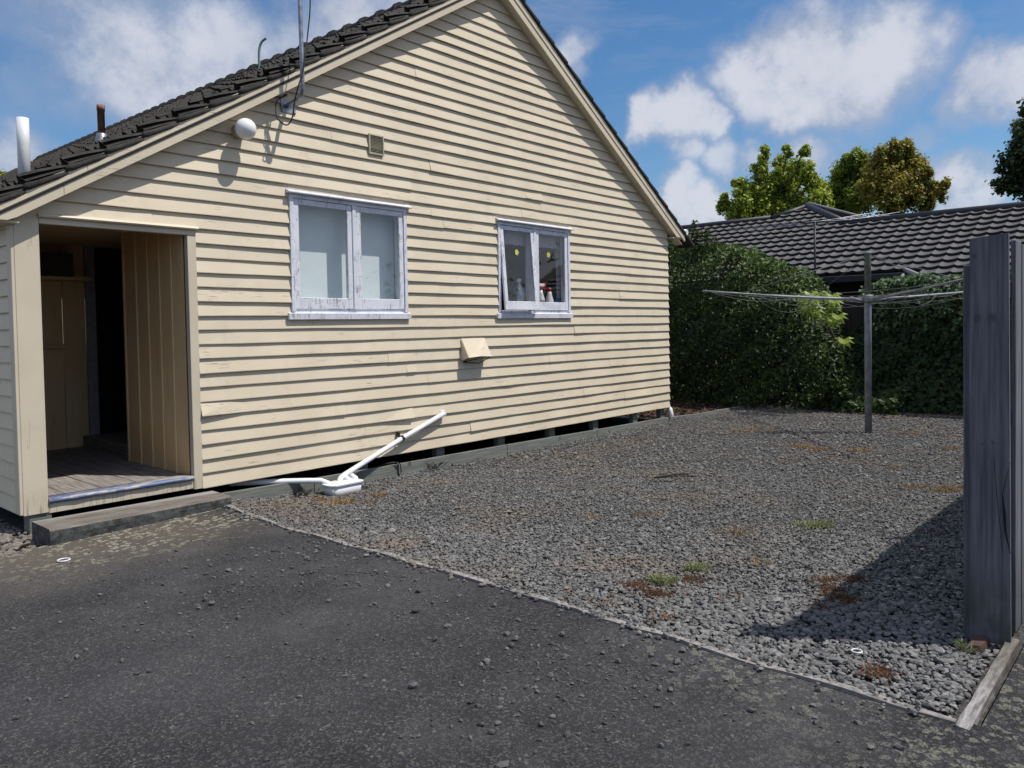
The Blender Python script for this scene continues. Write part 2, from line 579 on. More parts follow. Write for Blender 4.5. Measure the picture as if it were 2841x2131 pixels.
FLOORB = material('bare_floorboard', f_floor)


def f_thresh(k):
    n = k.noise(k.pos((5, 25, 25)), 1.3, 5, 0.65)
    c = k.mix(k.ramp(n, 0.49, 0.56), (0.115, 0.15, 0.27), (0.36, 0.34, 0.35))
    x = k.xyz(k.pos())[0]
    y = k.xyz(k.pos())[1]
    pale = k.math('MULTIPLY', k.ramp(x, 2.75, 3.1), k.ramp(y, -0.02, 0.02))
    c = k.mix(k.math('MULTIPLY', pale, 0.75), c, (0.55, 0.53, 0.42))
    setp(k, c, 0.5, normal=k.bump(n, 0.3, 0.004))


THRESH = material('flaking_blue_paint', f_thresh)


def f_asphalt(k):
    p = k.pos()
    x, y, z = k.xyz(p)
    sp = k.voro(p, 95.0)
    cell = k.xyz(k.voro(p, 95.0, 'Color'))[0]
    spc = k.noise(p, 150.0, 2, 0.5)
    big = k.noise(p, 0.75, 4, 0.55)
    c = k.mix(k.ramp(big, 0.3, 0.7), (0.016, 0.016, 0.018), (0.043, 0.043, 0.047))
    c = k.mix(k.ramp(cell, 0.55, 0.97, 0, 0.5), c, (0.10, 0.10, 0.105))
    c = k.mix(k.ramp(spc, 0.56, 0.76, 0, 0.6), c, (0.12, 0.12, 0.125))
    c = k.mix(k.ramp(k.noise(p, 75.0, 3, 0.6), 0.42, 0.28, 0, 0.85), c, (0.010, 0.010, 0.011))
    # sandy wash against the step
    dy = k.math('ADD', y, k.math('MULTIPLY', k.noise(p, 1.4, 4), 0.9))
    near = k.math('MULTIPLY', k.ramp(dy, -1.65, -0.35), k.ramp(x, 3.5, 2.6))
    c = k.mix(k.math('MULTIPLY', near, 0.75), c, (0.115, 0.098, 0.078))
    dust = k.math('MULTIPLY', k.ramp(k.noise(p, 1.1, 5, 0.6), 0.5, 0.72), 0.40)
    c = k.mix(dust, c, (0.085, 0.084, 0.086))
    # lichen: crusty rosettes, gathered by the step, along the edging and in the near corner
    w = k.vmath('ADD', p, k.vmath('SCALE', k.vmath('SUBTRACT', k.noise(p, 30, 3, color=True), (0.5, 0.5, 0.5)), scale=0.055))
    vd = k.voro(w, 21.0)
    siz = k.noise(p, 5.0, 2)
    ros = k.ramp(k.math('SUBTRACT', vd, k.math('MULTIPLY', siz, 0.85)), -0.02, -0.09)
    ros = k.math('MULTIPLY', ros, k.ramp(k.noise(p, 90, 3), 0.38, 0.52))
    zone1 = k.math('MULTIPLY', k.ramp(dy, -1.35, -0.55), k.ramp(x, 1.0, 2.2))
    zone2 = k.math('MULTIPLY', k.ramp(k.vmath('DISTANCE', p, (3.3, -6.6, 0)), 1.3, 0.35), 0.38)
    zone3 = k.math('MULTIPLY', k.math('MULTIPLY', k.ramp(x, 2.6, 3.15), k.ramp(y, -4.6, -5.1)), 0.34)
    zone = k.math('MAXIMUM', k.math('MAXIMUM', zone1, zone2), zone3)
    zone = k.math('MULTIPLY', zone, k.ramp(k.noise(p, 2.3, 3), 0.30, 0.46))
    c = k.mix(k.math('MULTIPLY', k.math('MULTIPLY', ros, zone), 0.95), c, (0.32, 0.315, 0.24))
    small = k.ramp(k.voro(w, 38.0), 0.26, 0.14)
    c = k.mix(k.math('MULTIPLY', k.math('MULTIPLY', small, k.ramp(k.noise(p, 3, 3), 0.42, 0.55)), 0.45), c, (0.22, 0.22, 0.18))
    h = k.math('ADD', k.math('MULTIPLY', sp, 0.6), spc)
    setp(k, c, 0.88, normal=k.bump(h, 0.9, 0.006), spec=0.25)


ASPHALT = material('old_asphalt', f_asphalt)


def gravel_col(k, t):
    c = k.mix(t, (0.050, 0.052, 0.053), (0.155, 0.157, 0.156))
    return c


def f_gravel(k):                       # the bed below the stones
    p = k.pos()
    v = k.voro(p, 55.0, 'Color'); t = k.xyz(v)[0]
    c = k.mix(t, (0.035, 0.035, 0.035), (0.15, 0.15, 0.15))
    c = k.mix(k.ramp(k.voro(p, 55.0), 0.0, 0.5, 0.0, 0.6), c, (0.02, 0.02, 0.02))
    br = k.ramp(k.noise(k.pos(), 0.9, 5, 0.6), 0.55, 0.72)
    c = k.mix(k.math('MULTIPLY', br, 0.5), c, (0.11, 0.085, 0.065))
    setp(k, c, 0.9, normal=k.bump(k.voro(p, 55.0), -0.8, 0.02), spec=0.2)


GRAVELBED = material('gravel_bed', f_gravel)


def f_stone(k):
    t = k.attr('tint')
    p = k.pos()
    c = k.mix(t, (0.062, 0.0625, 0.064), (0.258, 0.256, 0.252))
    c = k.mix(k.ramp(k.noise(p, 120, 3), 0.4, 0.7, 0, 0.35), c, (0.20, 0.20, 0.195))
    br = k.math('MULTIPLY', k.ramp(k.noise(p, 0.75, 5, 0.6), 0.48, 0.66), k.ramp(k.xyz(p)[1], -4.9, -3.9))
    c = k.mix(k.math('MULTIPLY', br, 0.55), c, (0.20, 0.16, 0.12))
    setp(k, c, 0.85, spec=0.25)


STONE = material('grey_gravel_stone', f_stone)


def f_loose(k):
    c = k.mix(k.attr('tint'), (0.045, 0.045, 0.047), (0.17, 0.168, 0.165))
    setp(k, c, 0.85, spec=0.25)


LOOSE = material('dark_loose_stone', f_loose)
DIRT = simple('ground_earth', (0.07, 0.062, 0.05), 0.95, 0, 0.4, 2)


def leaf_mat(name, a, b, trans=0.25, rough=0.45, spec=0.35):
    def f(k):
        t = k.attr('tint')
        c = k.mix(t, a, b)
        setp(k, c, rough, spec=spec)
        tr = k.add('ShaderNodeBsdfTranslucent')
        k.put(tr.inputs[0], k.mix(0.5, c, (0.25, 0.32, 0.05)))
        mx = k.add('ShaderNodeMixShader'); mx.inputs[0].default_value = trans
        k.l.new(k.bsdf.outputs[0], mx.inputs[1]); k.l.new(tr.outputs[0], mx.inputs[2])
        k.l.new(mx.outputs[0], k.out.inputs[0])
    return material(name, f)


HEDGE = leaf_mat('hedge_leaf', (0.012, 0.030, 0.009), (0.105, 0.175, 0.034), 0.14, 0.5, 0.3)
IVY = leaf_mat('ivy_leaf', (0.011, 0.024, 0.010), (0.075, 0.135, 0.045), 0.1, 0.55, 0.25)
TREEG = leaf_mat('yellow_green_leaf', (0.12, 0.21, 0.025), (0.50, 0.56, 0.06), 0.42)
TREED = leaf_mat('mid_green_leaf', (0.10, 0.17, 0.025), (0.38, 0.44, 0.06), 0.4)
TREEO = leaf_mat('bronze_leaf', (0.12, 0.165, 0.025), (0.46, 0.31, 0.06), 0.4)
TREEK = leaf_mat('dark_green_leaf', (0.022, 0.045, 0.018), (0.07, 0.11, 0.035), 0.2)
FATSIA = leaf_mat('bright_palmate_leaf', (0.20, 0.29, 0.03), (0.32, 0.42, 0.06), 0.35)
WEEDO = leaf_mat('orange_dry_weed', (0.15, 0.07, 0.035), (0.31, 0.17, 0.085), 0.2, 0.8)
WEEDR = leaf_mat('red_dry_weed', (0.10, 0.042, 0.03), (0.19, 0.085, 0.055), 0.2, 0.8)
WEEDG = leaf_mat('pale_green_weed', (0.10, 0.125, 0.055), (0.32, 0.33, 0.19), 0.2, 0.7)
STRAW = leaf_mat('straw_weed', (0.28, 0.17, 0.08), (0.5, 0.36, 0.19), 0.2, 0.8)
BARK = simple('bark', (0.055, 0.045, 0.038), 0.9, 0, 0.3, 8, 0.5)
MULCH = leaf_mat('bark_mulch', (0.045, 0.028, 0.02), (0.17, 0.10, 0.07), 0.0, 0.9)
TWIG = simple('dark_twig', (0.02, 0.018, 0.016), 0.8)
CLIPM = simple('black_clip', (0.02, 0.02, 0.02), 0.5)

# ------------------------------------------------------------------ ground


def zg(x, y):
    b = np.interp(x, [3.2, 3.8, 4.5, 6.0, 8.0, 9.6, 11.7, 16.0], [-0.035, -0.085, -0.140, -0.150, -0.160, -0.155, -0.140, -0.125])
    return b * np.clip((np.asarray(y) + 6.3) / 1.6, 0.35, 1.0) - 0.0


def grid_sheet(name, xs, ys, zf, mat, **props):
    X, Y = np.meshgrid(xs, ys)
    Z = zf(X, Y)
    V = np.stack([X.ravel(), Y.ravel(), Z.ravel()], 1)
    nx = len(xs); ny = len(ys)
    a = (np.arange(ny - 1)[:, None] * nx + np.arange(nx - 1)[None, :]).ravel()
    F = np.stack([a, a + 1, a + nx + 1, a + nx], 1)
    return np_mesh(name, V, F, mat, None, None, True, **props)


mb = MB(); mb.face([(-400, -400, -0.26), (600, -400, -0.26), (600, 600, -0.26), (-400, 600, -0.26)])
mb.build('ground', DIRT, kind='structure')
mb = MB()
z0 = 0.0
mb.face([(-12, -14, z0), (30, -14, z0), (30, -6.30, z0), (3.27, -6.30, z0), (3.27, -0.50, z0), (1.90, -0.66, z0), (1.586, -0.71, z0), (1.0, -0.62, z0), (-12, 1.5, z0)])
mb.build('asphalt_drive', ASPHALT, kind='structure')
grid_sheet('gravel_yard', np.linspace(3.24, 16.2, 90), np.linspace(-6.28, 1.6, 60), lambda x, y: zg(x, y) - 0.012 + 0.006 * np.sin(x * 5 + y * 3), GRAVELBED, kind='structure')
grid_sheet('gravel_strip', np.linspace(-6, 3.24, 30), np.linspace(-0.66, 3.5, 20), lambda x, y: 0 * x - 0.05, GRAVELBED, kind='structure')

ICO = None


def stones(name, P, size, mat=STONE, flat=0.55, low=False):
    """joined real stones: each an irregular flattened icosahedron"""
    g = (1 + 5 ** 0.5) / 2
    v = np.array([(-1, g, 0), (1, g, 0), (-1, -g, 0), (1, -g, 0), (0, -1, g), (0, 1, g), (0, -1, -g), (0, 1, -g), (g, 0, -1), (g, 0, 1), (-g, 0, -1), (-g, 0, 1)], float)
    v /= np.linalg.norm(v[0])
    f = np.array([(0, 11, 5), (0, 5, 1), (0, 1, 7), (0, 7, 10), (0, 10, 11), (1, 5, 9), (5, 11, 4), (11, 10, 2), (10, 7, 6), (7, 1, 8), (3, 9, 4), (3, 4, 2), (3, 2, 6), (3, 6, 8), (3, 8, 9), (4, 9, 5), (2, 4, 11), (6, 2, 10), (8, 6, 7), (9, 8, 1)])
    if low:      # farther off: six-cornered chips are enough
        v = np.array([(1, 0, 0), (0, 1, 0), (-1, 0, 0), (0, -1, 0), (0, 0, 1), (0, 0, -1)], float)
        f = np.array([(0, 1, 4), (1, 2, 4), (2, 3, 4), (3, 0, 4), (1, 0, 5), (2, 1, 5), (3, 2, 5), (0, 3, 5)])
    m = len(v)
    n = len(P)
    V = np.repeat(v[None], n, 0) * (1 + rng.uniform(-0.34, 0.3, (n, m, 1)))
    sx = size * rng.uniform(0.75, 1.35, n); sy = size * rng.uniform(0.6, 1.0, n); sz = size * rng.uniform(flat * 0.7, flat * 1.25, n)
    V *= np.stack([sx, sy, sz], 1)[:, None, :] * 0.5
    # tilt and turn
    a = rng.uniform(0, 2 * np.pi, n); t = rng.normal(0, 0.28, n)
    c, s = np.cos(t)[:, None], np.sin(t)[:, None]
    y, z = V[:, :, 1] * c - V[:, :, 2] * s, V[:, :, 1] * s + V[:, :, 2] * c
    V[:, :, 1], V[:, :, 2] = y, z
    c, s = np.cos(a)[:, None], np.sin(a)[:, None]
    x, y = V[:, :, 0] * c - V[:, :, 1] * s, V[:, :, 0] * s + V[:, :, 1] * c
    V[:, :, 0], V[:, :, 1] = x, y
    V += np.asarray(P)[:, None, :]
    F = (f[None] + (np.arange(n) * m)[:, None, None]).reshape(-1, 3)
    tint = np.repeat(np.clip(rng.beta(2.0, 2.6, n), 0, 1), m)
    return np_mesh(name, V.reshape(-1, 3), F, mat, None, tint, False, kind='stuff')


# gravel yard stones: big rounded ones by the near corner, finer chips elsewhere
def yard(n, x0, x1, y0, y1, size, sig, test, lift=0.10):
    x = rng.uniform(x0, x1, n); y = rng.uniform(y0, y1, n)
    head = np.degrees(np.arctan2(x, y + 6.9)); d = np.hypot(x, y + 6.9)
    k_ = ((y < -0.08) | (x > 11.9)) & (head < 84) & (head > 10) & ~((x > 11.75) & (y > -0.2)) & (y < 1.2) & ~((x > 4.47) & (x < 5.02) & (y > -0.45)) & test(x, y, d)
    x, y = x[k_], y[k_]
    sz = rng.lognormal(math.log(size), sig, len(x))
    return np.stack([x, y, zg(x, y) + sz * lift + rng.uniform(-0.006, 0.008, len(x))], 1), sz


def coarse(x, y):     # how coarse the stones lie here (1 by the near corner)
    return np.clip(1.25 - np.hypot((x - 4.0) / 1.5, (y + 5.9) / 1.25) + 0.25 * np.sin(x * 3 + y * 2), 0, 1)


P, size = yard(15000, 3.31, 6.6, -6.2, -4.0, 0.0285, 0.30, lambda x, y, d: rng.uniform(0, 1, len(x)) < coarse(x, y))
stones('gravel', P, size, flat=0.5)
P, size = yard(95000, 3.31, 7.5, -6.2, -0.08, 0.0195, 0.33, lambda x, y, d: (d < 6.4) & (rng.uniform(0, 1, len(x)) < 1.02 - 0.7 * coarse(x, y)))
stones('gravel', P, size, flat=0.6)
P, size = yard(110000, 3.31, 9.5, -6.2, -0.08, 0.0205, 0.33, lambda x, y, d: (d >= 6.4) & (d < 9.0))
stones('gravel', P, size, flat=0.6, low=True)
P, size = yard(80000, 5.0, 14.8, -6.2, 1.1, 0.025, 0.33, lambda x, y, d: (d >= 9.0))
stones('gravel', P, size, flat=0.55, low=True)
# stones by the left side wall
n = 4200
x = rng.uniform(0.2, 1.95, n); y = rng.uniform(-0.72, 1.6, n)
k_ = y > -0.72 + 0.15 * np.clip(1.586 - x, 0, 9)
P = np.stack([x[k_], y[k_], np.full(k_.sum(), -0.032)], 1)
stones('gravel_by_wall', P, rng.lognormal(math.log(0.034), 0.3, k_.sum()))
# loose stones kicked out on the asphalt
pts = []


def scatter(cx, cy, sx, sy, n):
    for _ in range(n):
        pts.append((rng.normal(cx, sx), rng.normal(cy, sy)))


scatter(2.65, -2.6, 0.42, 0.6, 230); scatter(2.2, -2.75, 0.45, 0.3, 60); scatter(2.95, -3.6, 0.22, 0.6, 120)
scatter(2.75, -4.75, 0.22, 0.28, 90); scatter(2.25, -4.9, 0.35, 0.35, 70); scatter(3.0, -5.5, 0.2, 0.35, 90)
scatter(2.5, -2.3, 0.6, 0.5, 200); scatter(2.9, -4.9, 0.2, 0.25, 70); scatter(2.4, -4.3, 0.5, 0.5, 60); scatter(1.9, -4.4, 0.8, 1.0, 60); scatter(1.7, -3.8, 0.6, 0.8, 60); scatter(2.0, -5.3, 0.6, 0.5, 40); scatter(1.1, -3.0, 0.5, 0.8, 30)
pts = np.array([p for p in pts if p[0] < 3.22 and p[1] > -6.6])
sz = rng.lognormal(math.log(0.0150), 0.42, len(pts))
stones('loose_grit', np.stack([rng.uniform(.3, 3.2, 3800), rng.uniform(-6.6, -1.0, 3800), np.full(3800, .001)], 1), rng.lognormal(math.log(0.0065), 0.35, 3800), LOOSE, flat=0.7, low=True)
stones('loose_gravel', np.stack([pts[:, 0], pts[:, 1], sz * 0.2], 1), sz, LOOSE, flat=0.7)
# stones spilling over the edging
m = 420
ys = rng.uniform(-6.1, -0.6, m); xs = 3.262 + rng.normal(0, 0.04, m)
stones('spilled_gravel', np.stack([xs, ys, np.full(m, 0.012)], 1), rng.lognormal(math.log(0.021), 0.35, m), flat=0.7)

# edging timbers
mb = MB()
ysx = np.linspace(-0.42, -6.22, 30)
rings = []
for i, yy in enumerate(ysx):
    xx = 3.262 + 0.018 * math.sin(yy * 1.3) + (0.10 * max(0, (yy + 1.6)) / 1.2 if yy > -1.6 else 0)
    w = 0.022 + 0.006 * math.sin(i * 2.1); h = 0.012 + 0.006 * math.sin(i * 1.7)
    rings.append([(xx - w, yy, -0.1), (xx - w, yy, h), (xx + w, yy, h - 0.003), (xx + w, yy, -0.1)])
mb.loft(rings)
tag(mb.build('timber_edging', KERB), 'thin weathered timber edging between the asphalt and the gravel, running from step to corner', 'edging')
mb = MB()
rings = []
for i in range(14):
    xx = 3.20 + i * (1.08 / 13)
    w = 0.023 - 0.002 * (i / 13) + 0.002 * math.sin(i * 1.7); h = 0.009 + 0.0015 * math.sin(i * 1.3) - 0.004 * i / 13
    rings.append([(xx, -6.25 - w, -0.1), (xx, -6.25 - w, h - .006), (xx, -6.25 + w, h), (xx, -6.25 + w, -0.1)])
mb.loft(rings)
tag(mb.build('timber_edging', KERBP), 'short pale split timber edging at the near corner, leading to the foot of the fence', 'edging')

# ------------------------------------------------------------------ the weatherboard house
house = thing('weatherboard_house', 'cream weatherboard house with steep gable, dark tiled roof and open porch on the left', 'house', (1.94, 0, 0))
E0, ER = 0.083, 0.1327
XL, XR = 1.94, 11.80
AX, AZ = 7.465, 5.873


RISE = 0.0155      # the old roof climbs a little towards the back


def lowL(x):
    return float(np.interp(x, [1.5, 1.883, 3.5, AX, 9.0], [2.17, 2.404, 3.392, AZ, AZ + (9 - AX) * 0.626]))


def lowR(x):
    return AZ - 0.645 * (x - AX)


def xL_at(z):   # x where the left rake's lower edge is at height z
    xs = np.linspace(1.5, AX + .2, 200)
    return float(np.interp(z, [lowL(v) for v in xs], xs))


def xR_at(z):
    return AX + (AZ - z) / 0.645


def board(x0, x1, zb, h=0.155, x0t=None, x1t=None, prot=0.036, c0=0.0, c1=0.0, face=-1, tilt=0.0):
    """one bevelled weatherboard on the front wall; ends may curl out (c0, c1)"""
    x0t = x0 if x0t is None else x0t; x1t = x1 if x1t is None else x1t
    n = max(2, int((x1 - x0) / 0.45) + 2)
    m = MB(); rings = []
    ph = random.uniform(0, 6)
    for i in range(n):
        t = i / (n - 1)
        t = t if 0 < t < 1 else t
        xb = x0 + (x1 - x0) * t; xt = x0t + (x1t - x0t) * t
        cu = c0 * max(0, 1 - t * (x1 - x0) / 0.5) ** 1.6 + c1 * max(0, 1 - (1 - t) * (x1 - x0) / 0.5) ** 1.6
        wv = 0.0022 * math.sin(xb * 2.1 + ph) + 0.0012 * math.sin(xb * 6.3 + ph * 2)
        dz = 0.0026 * math.sin(xb * 1.3 + ph) + 0.0014 * math.sin(xb * 5.1 + ph) + tilt * (t - 0.5)
        yb = -(prot + wv + cu); yt = -(0.008 + cu * 0.25)
        rings.append([(xb, yb + 0.022, zb + dz + 0.003), (xb, yb, zb + dz), (xb, yb - 0.0005, zb + dz + 0.006), (xt, yt, zb + h), (xt, yt + 0.010, zb + h)])
    m.loft(rings)
    return m


PLATES = ((5.85, 6.01, 23), (8.05, 8.17, 24), (5.87, 6.01, 7), (7.26, 7.43, 6))
W1 = (4.366, 5.902); W2 = (7.461, 9.000); WZ0, WZ1 = 1.712, 2.908
joints = {1: [6.9, 9.6], 2: [10.4], 3: [8.3], 4: [5.0, 9.2], 5: [7.7], 6: [6.2, 10.0], 7: [8.5], 8: [5.6], 9: [7.05], 10: [9.1], 11: [8.6], 12: [], 13: [], 14: [10.3],
          15: [6.7], 16: [], 17: [10.6], 18: [3.0], 20: [6.5], 21: [6.3], 22: [7.95], 23: [6.0, 9.6], 24: [8.4], 25: [6.3], 26: [7.2, 4.9], 27: [8.8], 28: [5.2], 29: [9.0], 31: [7.7], 33: [6.1], 35: [8.2]}
joints.update({3: [5.94, 9.3]})
rows = int((AZ + 0.1 - E0) / ER) + 1
for r in range(rows):
    zb = E0 + ER * r
    h = 0.156
    # left limit
    if zb < 2.40:
        a = at = 3.386
    else:
        a = max(XL + 0.02, xL_at(zb - 0.09)); at = max(XL + 0.02, xL_at(zb + h - 0.09))
    b = min(XR, xR_at(zb - 0.09)); bt = min(XR, xR_at(zb + h - 0.09))
    if b - a < 0.15 or bt - at < 0.05:
        continue
    segs = [(a, b, zb, h)]
    for wx in (W1, W2):
        new = []
        for s0, s1, zz, hh in segs:
            if zb < WZ1 + 0.02 and zb + ER > WZ0 + 0.02 and s0 < wx[0] < s1:
                new += [(s0, wx[0] - 0.003, zz, hh), (wx[1] + 0.003, s1, zz, hh)]
                if zb + ER > WZ1 + 0.05:
                    new.append((wx[0] + 0.0, wx[1] - 0.0, WZ1 + 0.05, zb + h - WZ1 - 0.05))
            else:
                new.append((s0, s1, zz, hh))
        segs = new
    for j in joints.get(r, []):
        new = []
        for s0, s1, zz, hh in segs:
            if s0 + 0.3 < j < s1 - 0.3 and hh == h:
                new += [(s0, j - 0.0015, zz, hh), (j + 0.0015, s1, zz, hh)]
            else:
                new.append((s0, s1, zz, hh))
        segs = new
    for s0, s1, zz, hh in segs:
        c0 = c1 = 0.0
        t0 = at if abs(s0 - a) < 1e-6 else None
        t1 = bt if abs(s1 - b) < 1e-6 else None
        if s0 > a + 0.01 and s0 not in (W1[0], W2[0]): c0 = random.choice((0, 0, .003, .006))
        if s1 < b - 0.01 and s1 not in (W1[1], W2[1]): c1 = random.choice((0, 0, .003, .006))
        if r == 5 and abs(s0 - a) < 1e-6: c0 = 0.024
        if r == 3 and abs(s1 - 5.94) < 0.01: c1 = 0.030
        if r == 3 and abs(s0 - 5.94) < 0.01: c0 = 0.012
        pr = 0.036 + random.uniform(-0.003, 0.004)
        if hh < h: pr = 0.018
        m = board(s0, s1, zz, hh, t0, t1, pr, c0, c1)
        lab = {}
        m.build('weatherboard', PAINT, house)
        if r == 5 and c0 > 0.02: house.children[-1]['label'] = 'sprung board whose left end stands out'

# short lap plates nailed over old joints
for x0, x1, r in PLATES:
    zb = E0 + ER * r
    board(x0, x1, zb + .002, .130, None, None, 0.0405).build('lap_plate', PAINT, house)

# scriber end caps at the right corner: each board's return round the corner
for r in range(rows):
    zb = E0 + ER * r
    if zb > 2.95: break
    m = MB()
    m.loft([[(XR + 0.003, -0.031, zb), (XR + 0.030, -0.031, zb), (XR + 0.030, 3.0, zb), (XR + 0.003, 3.0, zb)],
            [(XR + 0.003, -0.010, zb + .15), (XR + 0.008, -0.010, zb + .15), (XR + 0.008, 3.0, zb + .15), (XR + 0.003, 3.0, zb + .15)]])
    m.build('weatherboard', PAINT, house)
# left side wall boards
for r in range(18):
    zb = E0 + 0.03 + ER * r
    m = MB(); rings = []
    y1 = 3.2
    for i in range(8):
        yy = 0.075 + (y1 - 0.075) * i / 7
        wv = 0.002 * math.sin(yy * 4 + r)
        rings.append([(XL + 0.0, yy, zb), (XL - 0.030 - wv, yy, zb), (XL - 0.0305 - wv, yy, zb + .006), (XL - 0.008, yy, zb + .156), (XL + 0.002, yy, zb + .156)])
    m.loft(rings).build('weatherboard', PAINT, house)

# linings that close the wall behind the boards (with the openings left out)
m = MB()
Y0, Y1 = 0.012, 0.05


def gz(x): return min(lowL(x), lowR(x)) + 0.10


def wallbox(x0, x1, z0, z1): m.box(x0, Y0, z0, x1, Y1, z1)


wallbox(3.305, W1[0], 0.10, 2.50); wallbox(W1[0], W1[1], 0.10, WZ0); wallbox(W1[1], W2[0], 0.10, 2.50); wallbox(W2[0], W2[1], 0.10, WZ0); wallbox(W2[1], XR, 0.10, 2.50)
wallbox(W1[1], W2[0], 2.50, 2.95); wallbox(3.305, W1[0], 2.50, 2.95); wallbox(W2[1], XR, 2.50, 2.95)
m.face([(XL + .02, Y0, 2.50), (3.305, Y0, 2.50), (3.305, Y0, gz(3.305)), (XL + .02, Y0, gz(XL + .02))])
xs = np.linspace(3.305, AX, 10)
m.face([(3.305, Y0, 2.951)] + [(AX, Y0, 2.951)] + [(v, Y0, gz(v)) for v in xs[::-1]])
m.face([(AX, Y0, 2.951), (XR, Y0, 2.951)] + [(v, Y0, gz(v)) for v in np.linspace(XR, AX, 6)])
m.build('wall_lining', PAINT, house)
m = MB(); m.box(XL + 0.003, 0.08, 0.10, XL + 0.05, 24, 2.46); m.build('wall_lining', PAINT, house)
m = MB(); m.box(XR - 0.05, 0.06, 0.10, XR - 0.002, 18, 3.0); m.build('wall_lining', PAINT, house)
m = MB(); m.box(XL, 23.9, -0.25, XR, 24, 5.8); m.build('back_wall', PAINT, house)
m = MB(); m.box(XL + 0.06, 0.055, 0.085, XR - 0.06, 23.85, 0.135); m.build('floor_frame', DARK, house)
# added dark panels well back under the floor, keeping light out
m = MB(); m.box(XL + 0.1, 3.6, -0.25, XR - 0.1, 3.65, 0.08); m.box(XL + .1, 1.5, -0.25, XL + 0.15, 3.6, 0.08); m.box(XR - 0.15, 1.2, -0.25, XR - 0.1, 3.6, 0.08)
m.build('under_floor_light_block', DARK, house)

# corner board, porch opening trim
m = MB(); m.box(XL - 0.012, -0.036, 0.105, 2.104, 0.02, 2.56, 0.003); m.build('corner_board', PAINTV, house)
m = MB(); m.box(XL - 0.036, -0.034, 0.115, XL - 0.0125, 0.072, 2.45, 0.003); m.build('corner_board', PAINTV, house)
m = MB(); m.box(3.302, -0.040, 0.085, 3.384, 0.02, 2.405, 0.003); m.build('door_jamb', PAINTV, house)
m = MB(); m.box(2.106, -0.036, 2.408, 3.384, 0.02, 2.455, 0.003); m.build('head_trim', PAINTV, house)
m = MB()
m.loft([[(xx, -0.030, 2.456), (xx, -0.066, 2.456), (xx, -0.074, 2.468), (xx, -0.066, 2.480), (xx, -0.030, 2.494)] for xx in (2.095, 3.40)], smooth=False)
m.build('drip_moulding', PAINTV, house)
m = MB(); m.box(2.106, -0.028, 0.095, 3.300, 0.02, 0.172, 0.003); m.build('fascia_board', PAINTV, house)
m = MB()
rings = []
for i in range(12):
    xx = 2.108 + i * (3.298 - 2.108) / 11
    j = 0.003 * math.sin(i * 2.3)
    rings.append([(xx, 0.115, 0.176), (xx, 0.115, 0.212), (xx, -0.035, 0.214 + j * .5), (xx, -0.052 + j, 0.205), (xx, -0.055 + j, 0.190), (xx, -0.045 + j, 0.176)])
m.loft(rings, smooth=True); m.build('threshold', THRESH, house)

# porch inside
for i in range(17):
    xx = 2.0 + i * 0.145
    m = MB(); m.box(xx + 0.0025, 0.117, 0.14, xx + 0.1425, 4.2, 0.203 + random.uniform(-.002, .002), 0.003); m.build('floor_board', FLOORB, house)
ws = [0.03, 0.098, 0.409, 0.738, 1.07, 1.40]
ws = [0.022, 0.30, 0.55, 0.81, 1.08, 1.37]
for i in range(5):
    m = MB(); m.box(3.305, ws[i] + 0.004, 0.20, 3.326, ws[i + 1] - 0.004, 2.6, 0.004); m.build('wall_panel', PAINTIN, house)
    m = MB(); m.box(3.290, ws[i + 1] - 0.018, 0.20, 3.3045, ws[i + 1] + 0.018, 2.6, 0.005); m.build('cover_batten', PAINTIN, house)
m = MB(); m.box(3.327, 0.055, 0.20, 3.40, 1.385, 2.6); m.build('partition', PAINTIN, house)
for i in range(6):
    x0 = 2.0 + i * 0.247
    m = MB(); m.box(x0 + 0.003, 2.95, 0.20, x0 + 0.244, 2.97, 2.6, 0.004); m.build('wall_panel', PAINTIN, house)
m = MB(); m.box(3.484, 2.93, 0.20, 3.593, 2.97, 2.6, 0.004); m.build('door_frame', GREYTRIM, house)
m = MB(); m.box(3.595, 2.96, 0.20, 4.7, 2.99, 2.6); m.build('door', DARK, house)
m = MB(); m.box(4.7, 1.30, 0.14, 4.75, 2.99, 2.6); m.box(3.40, 1.25, 0.14, 4.75, 1.30, 2.6); m.build('hall_wall', ROOM, house)
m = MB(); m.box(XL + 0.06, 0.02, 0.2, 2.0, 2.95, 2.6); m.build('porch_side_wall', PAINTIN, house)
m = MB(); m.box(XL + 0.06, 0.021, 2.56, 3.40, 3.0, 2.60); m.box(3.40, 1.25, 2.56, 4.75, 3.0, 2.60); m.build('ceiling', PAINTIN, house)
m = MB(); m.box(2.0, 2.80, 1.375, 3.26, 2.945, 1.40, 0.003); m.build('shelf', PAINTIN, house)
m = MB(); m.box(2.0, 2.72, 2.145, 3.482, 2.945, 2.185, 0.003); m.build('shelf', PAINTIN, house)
m = MB(); m.box(2.0, 2.75, 2.188, 3.30, 2.94, 2.45, 0.003); m.build('wall_box', simple('dark_box', (0.07, 0.055, 0.045), 0.8), house)
m = MB(); m.box(3.40, 1.62, 0.205, 4.6, 2.92, 0.33, 0.006); m.build('inner_step', FLOORB, house)

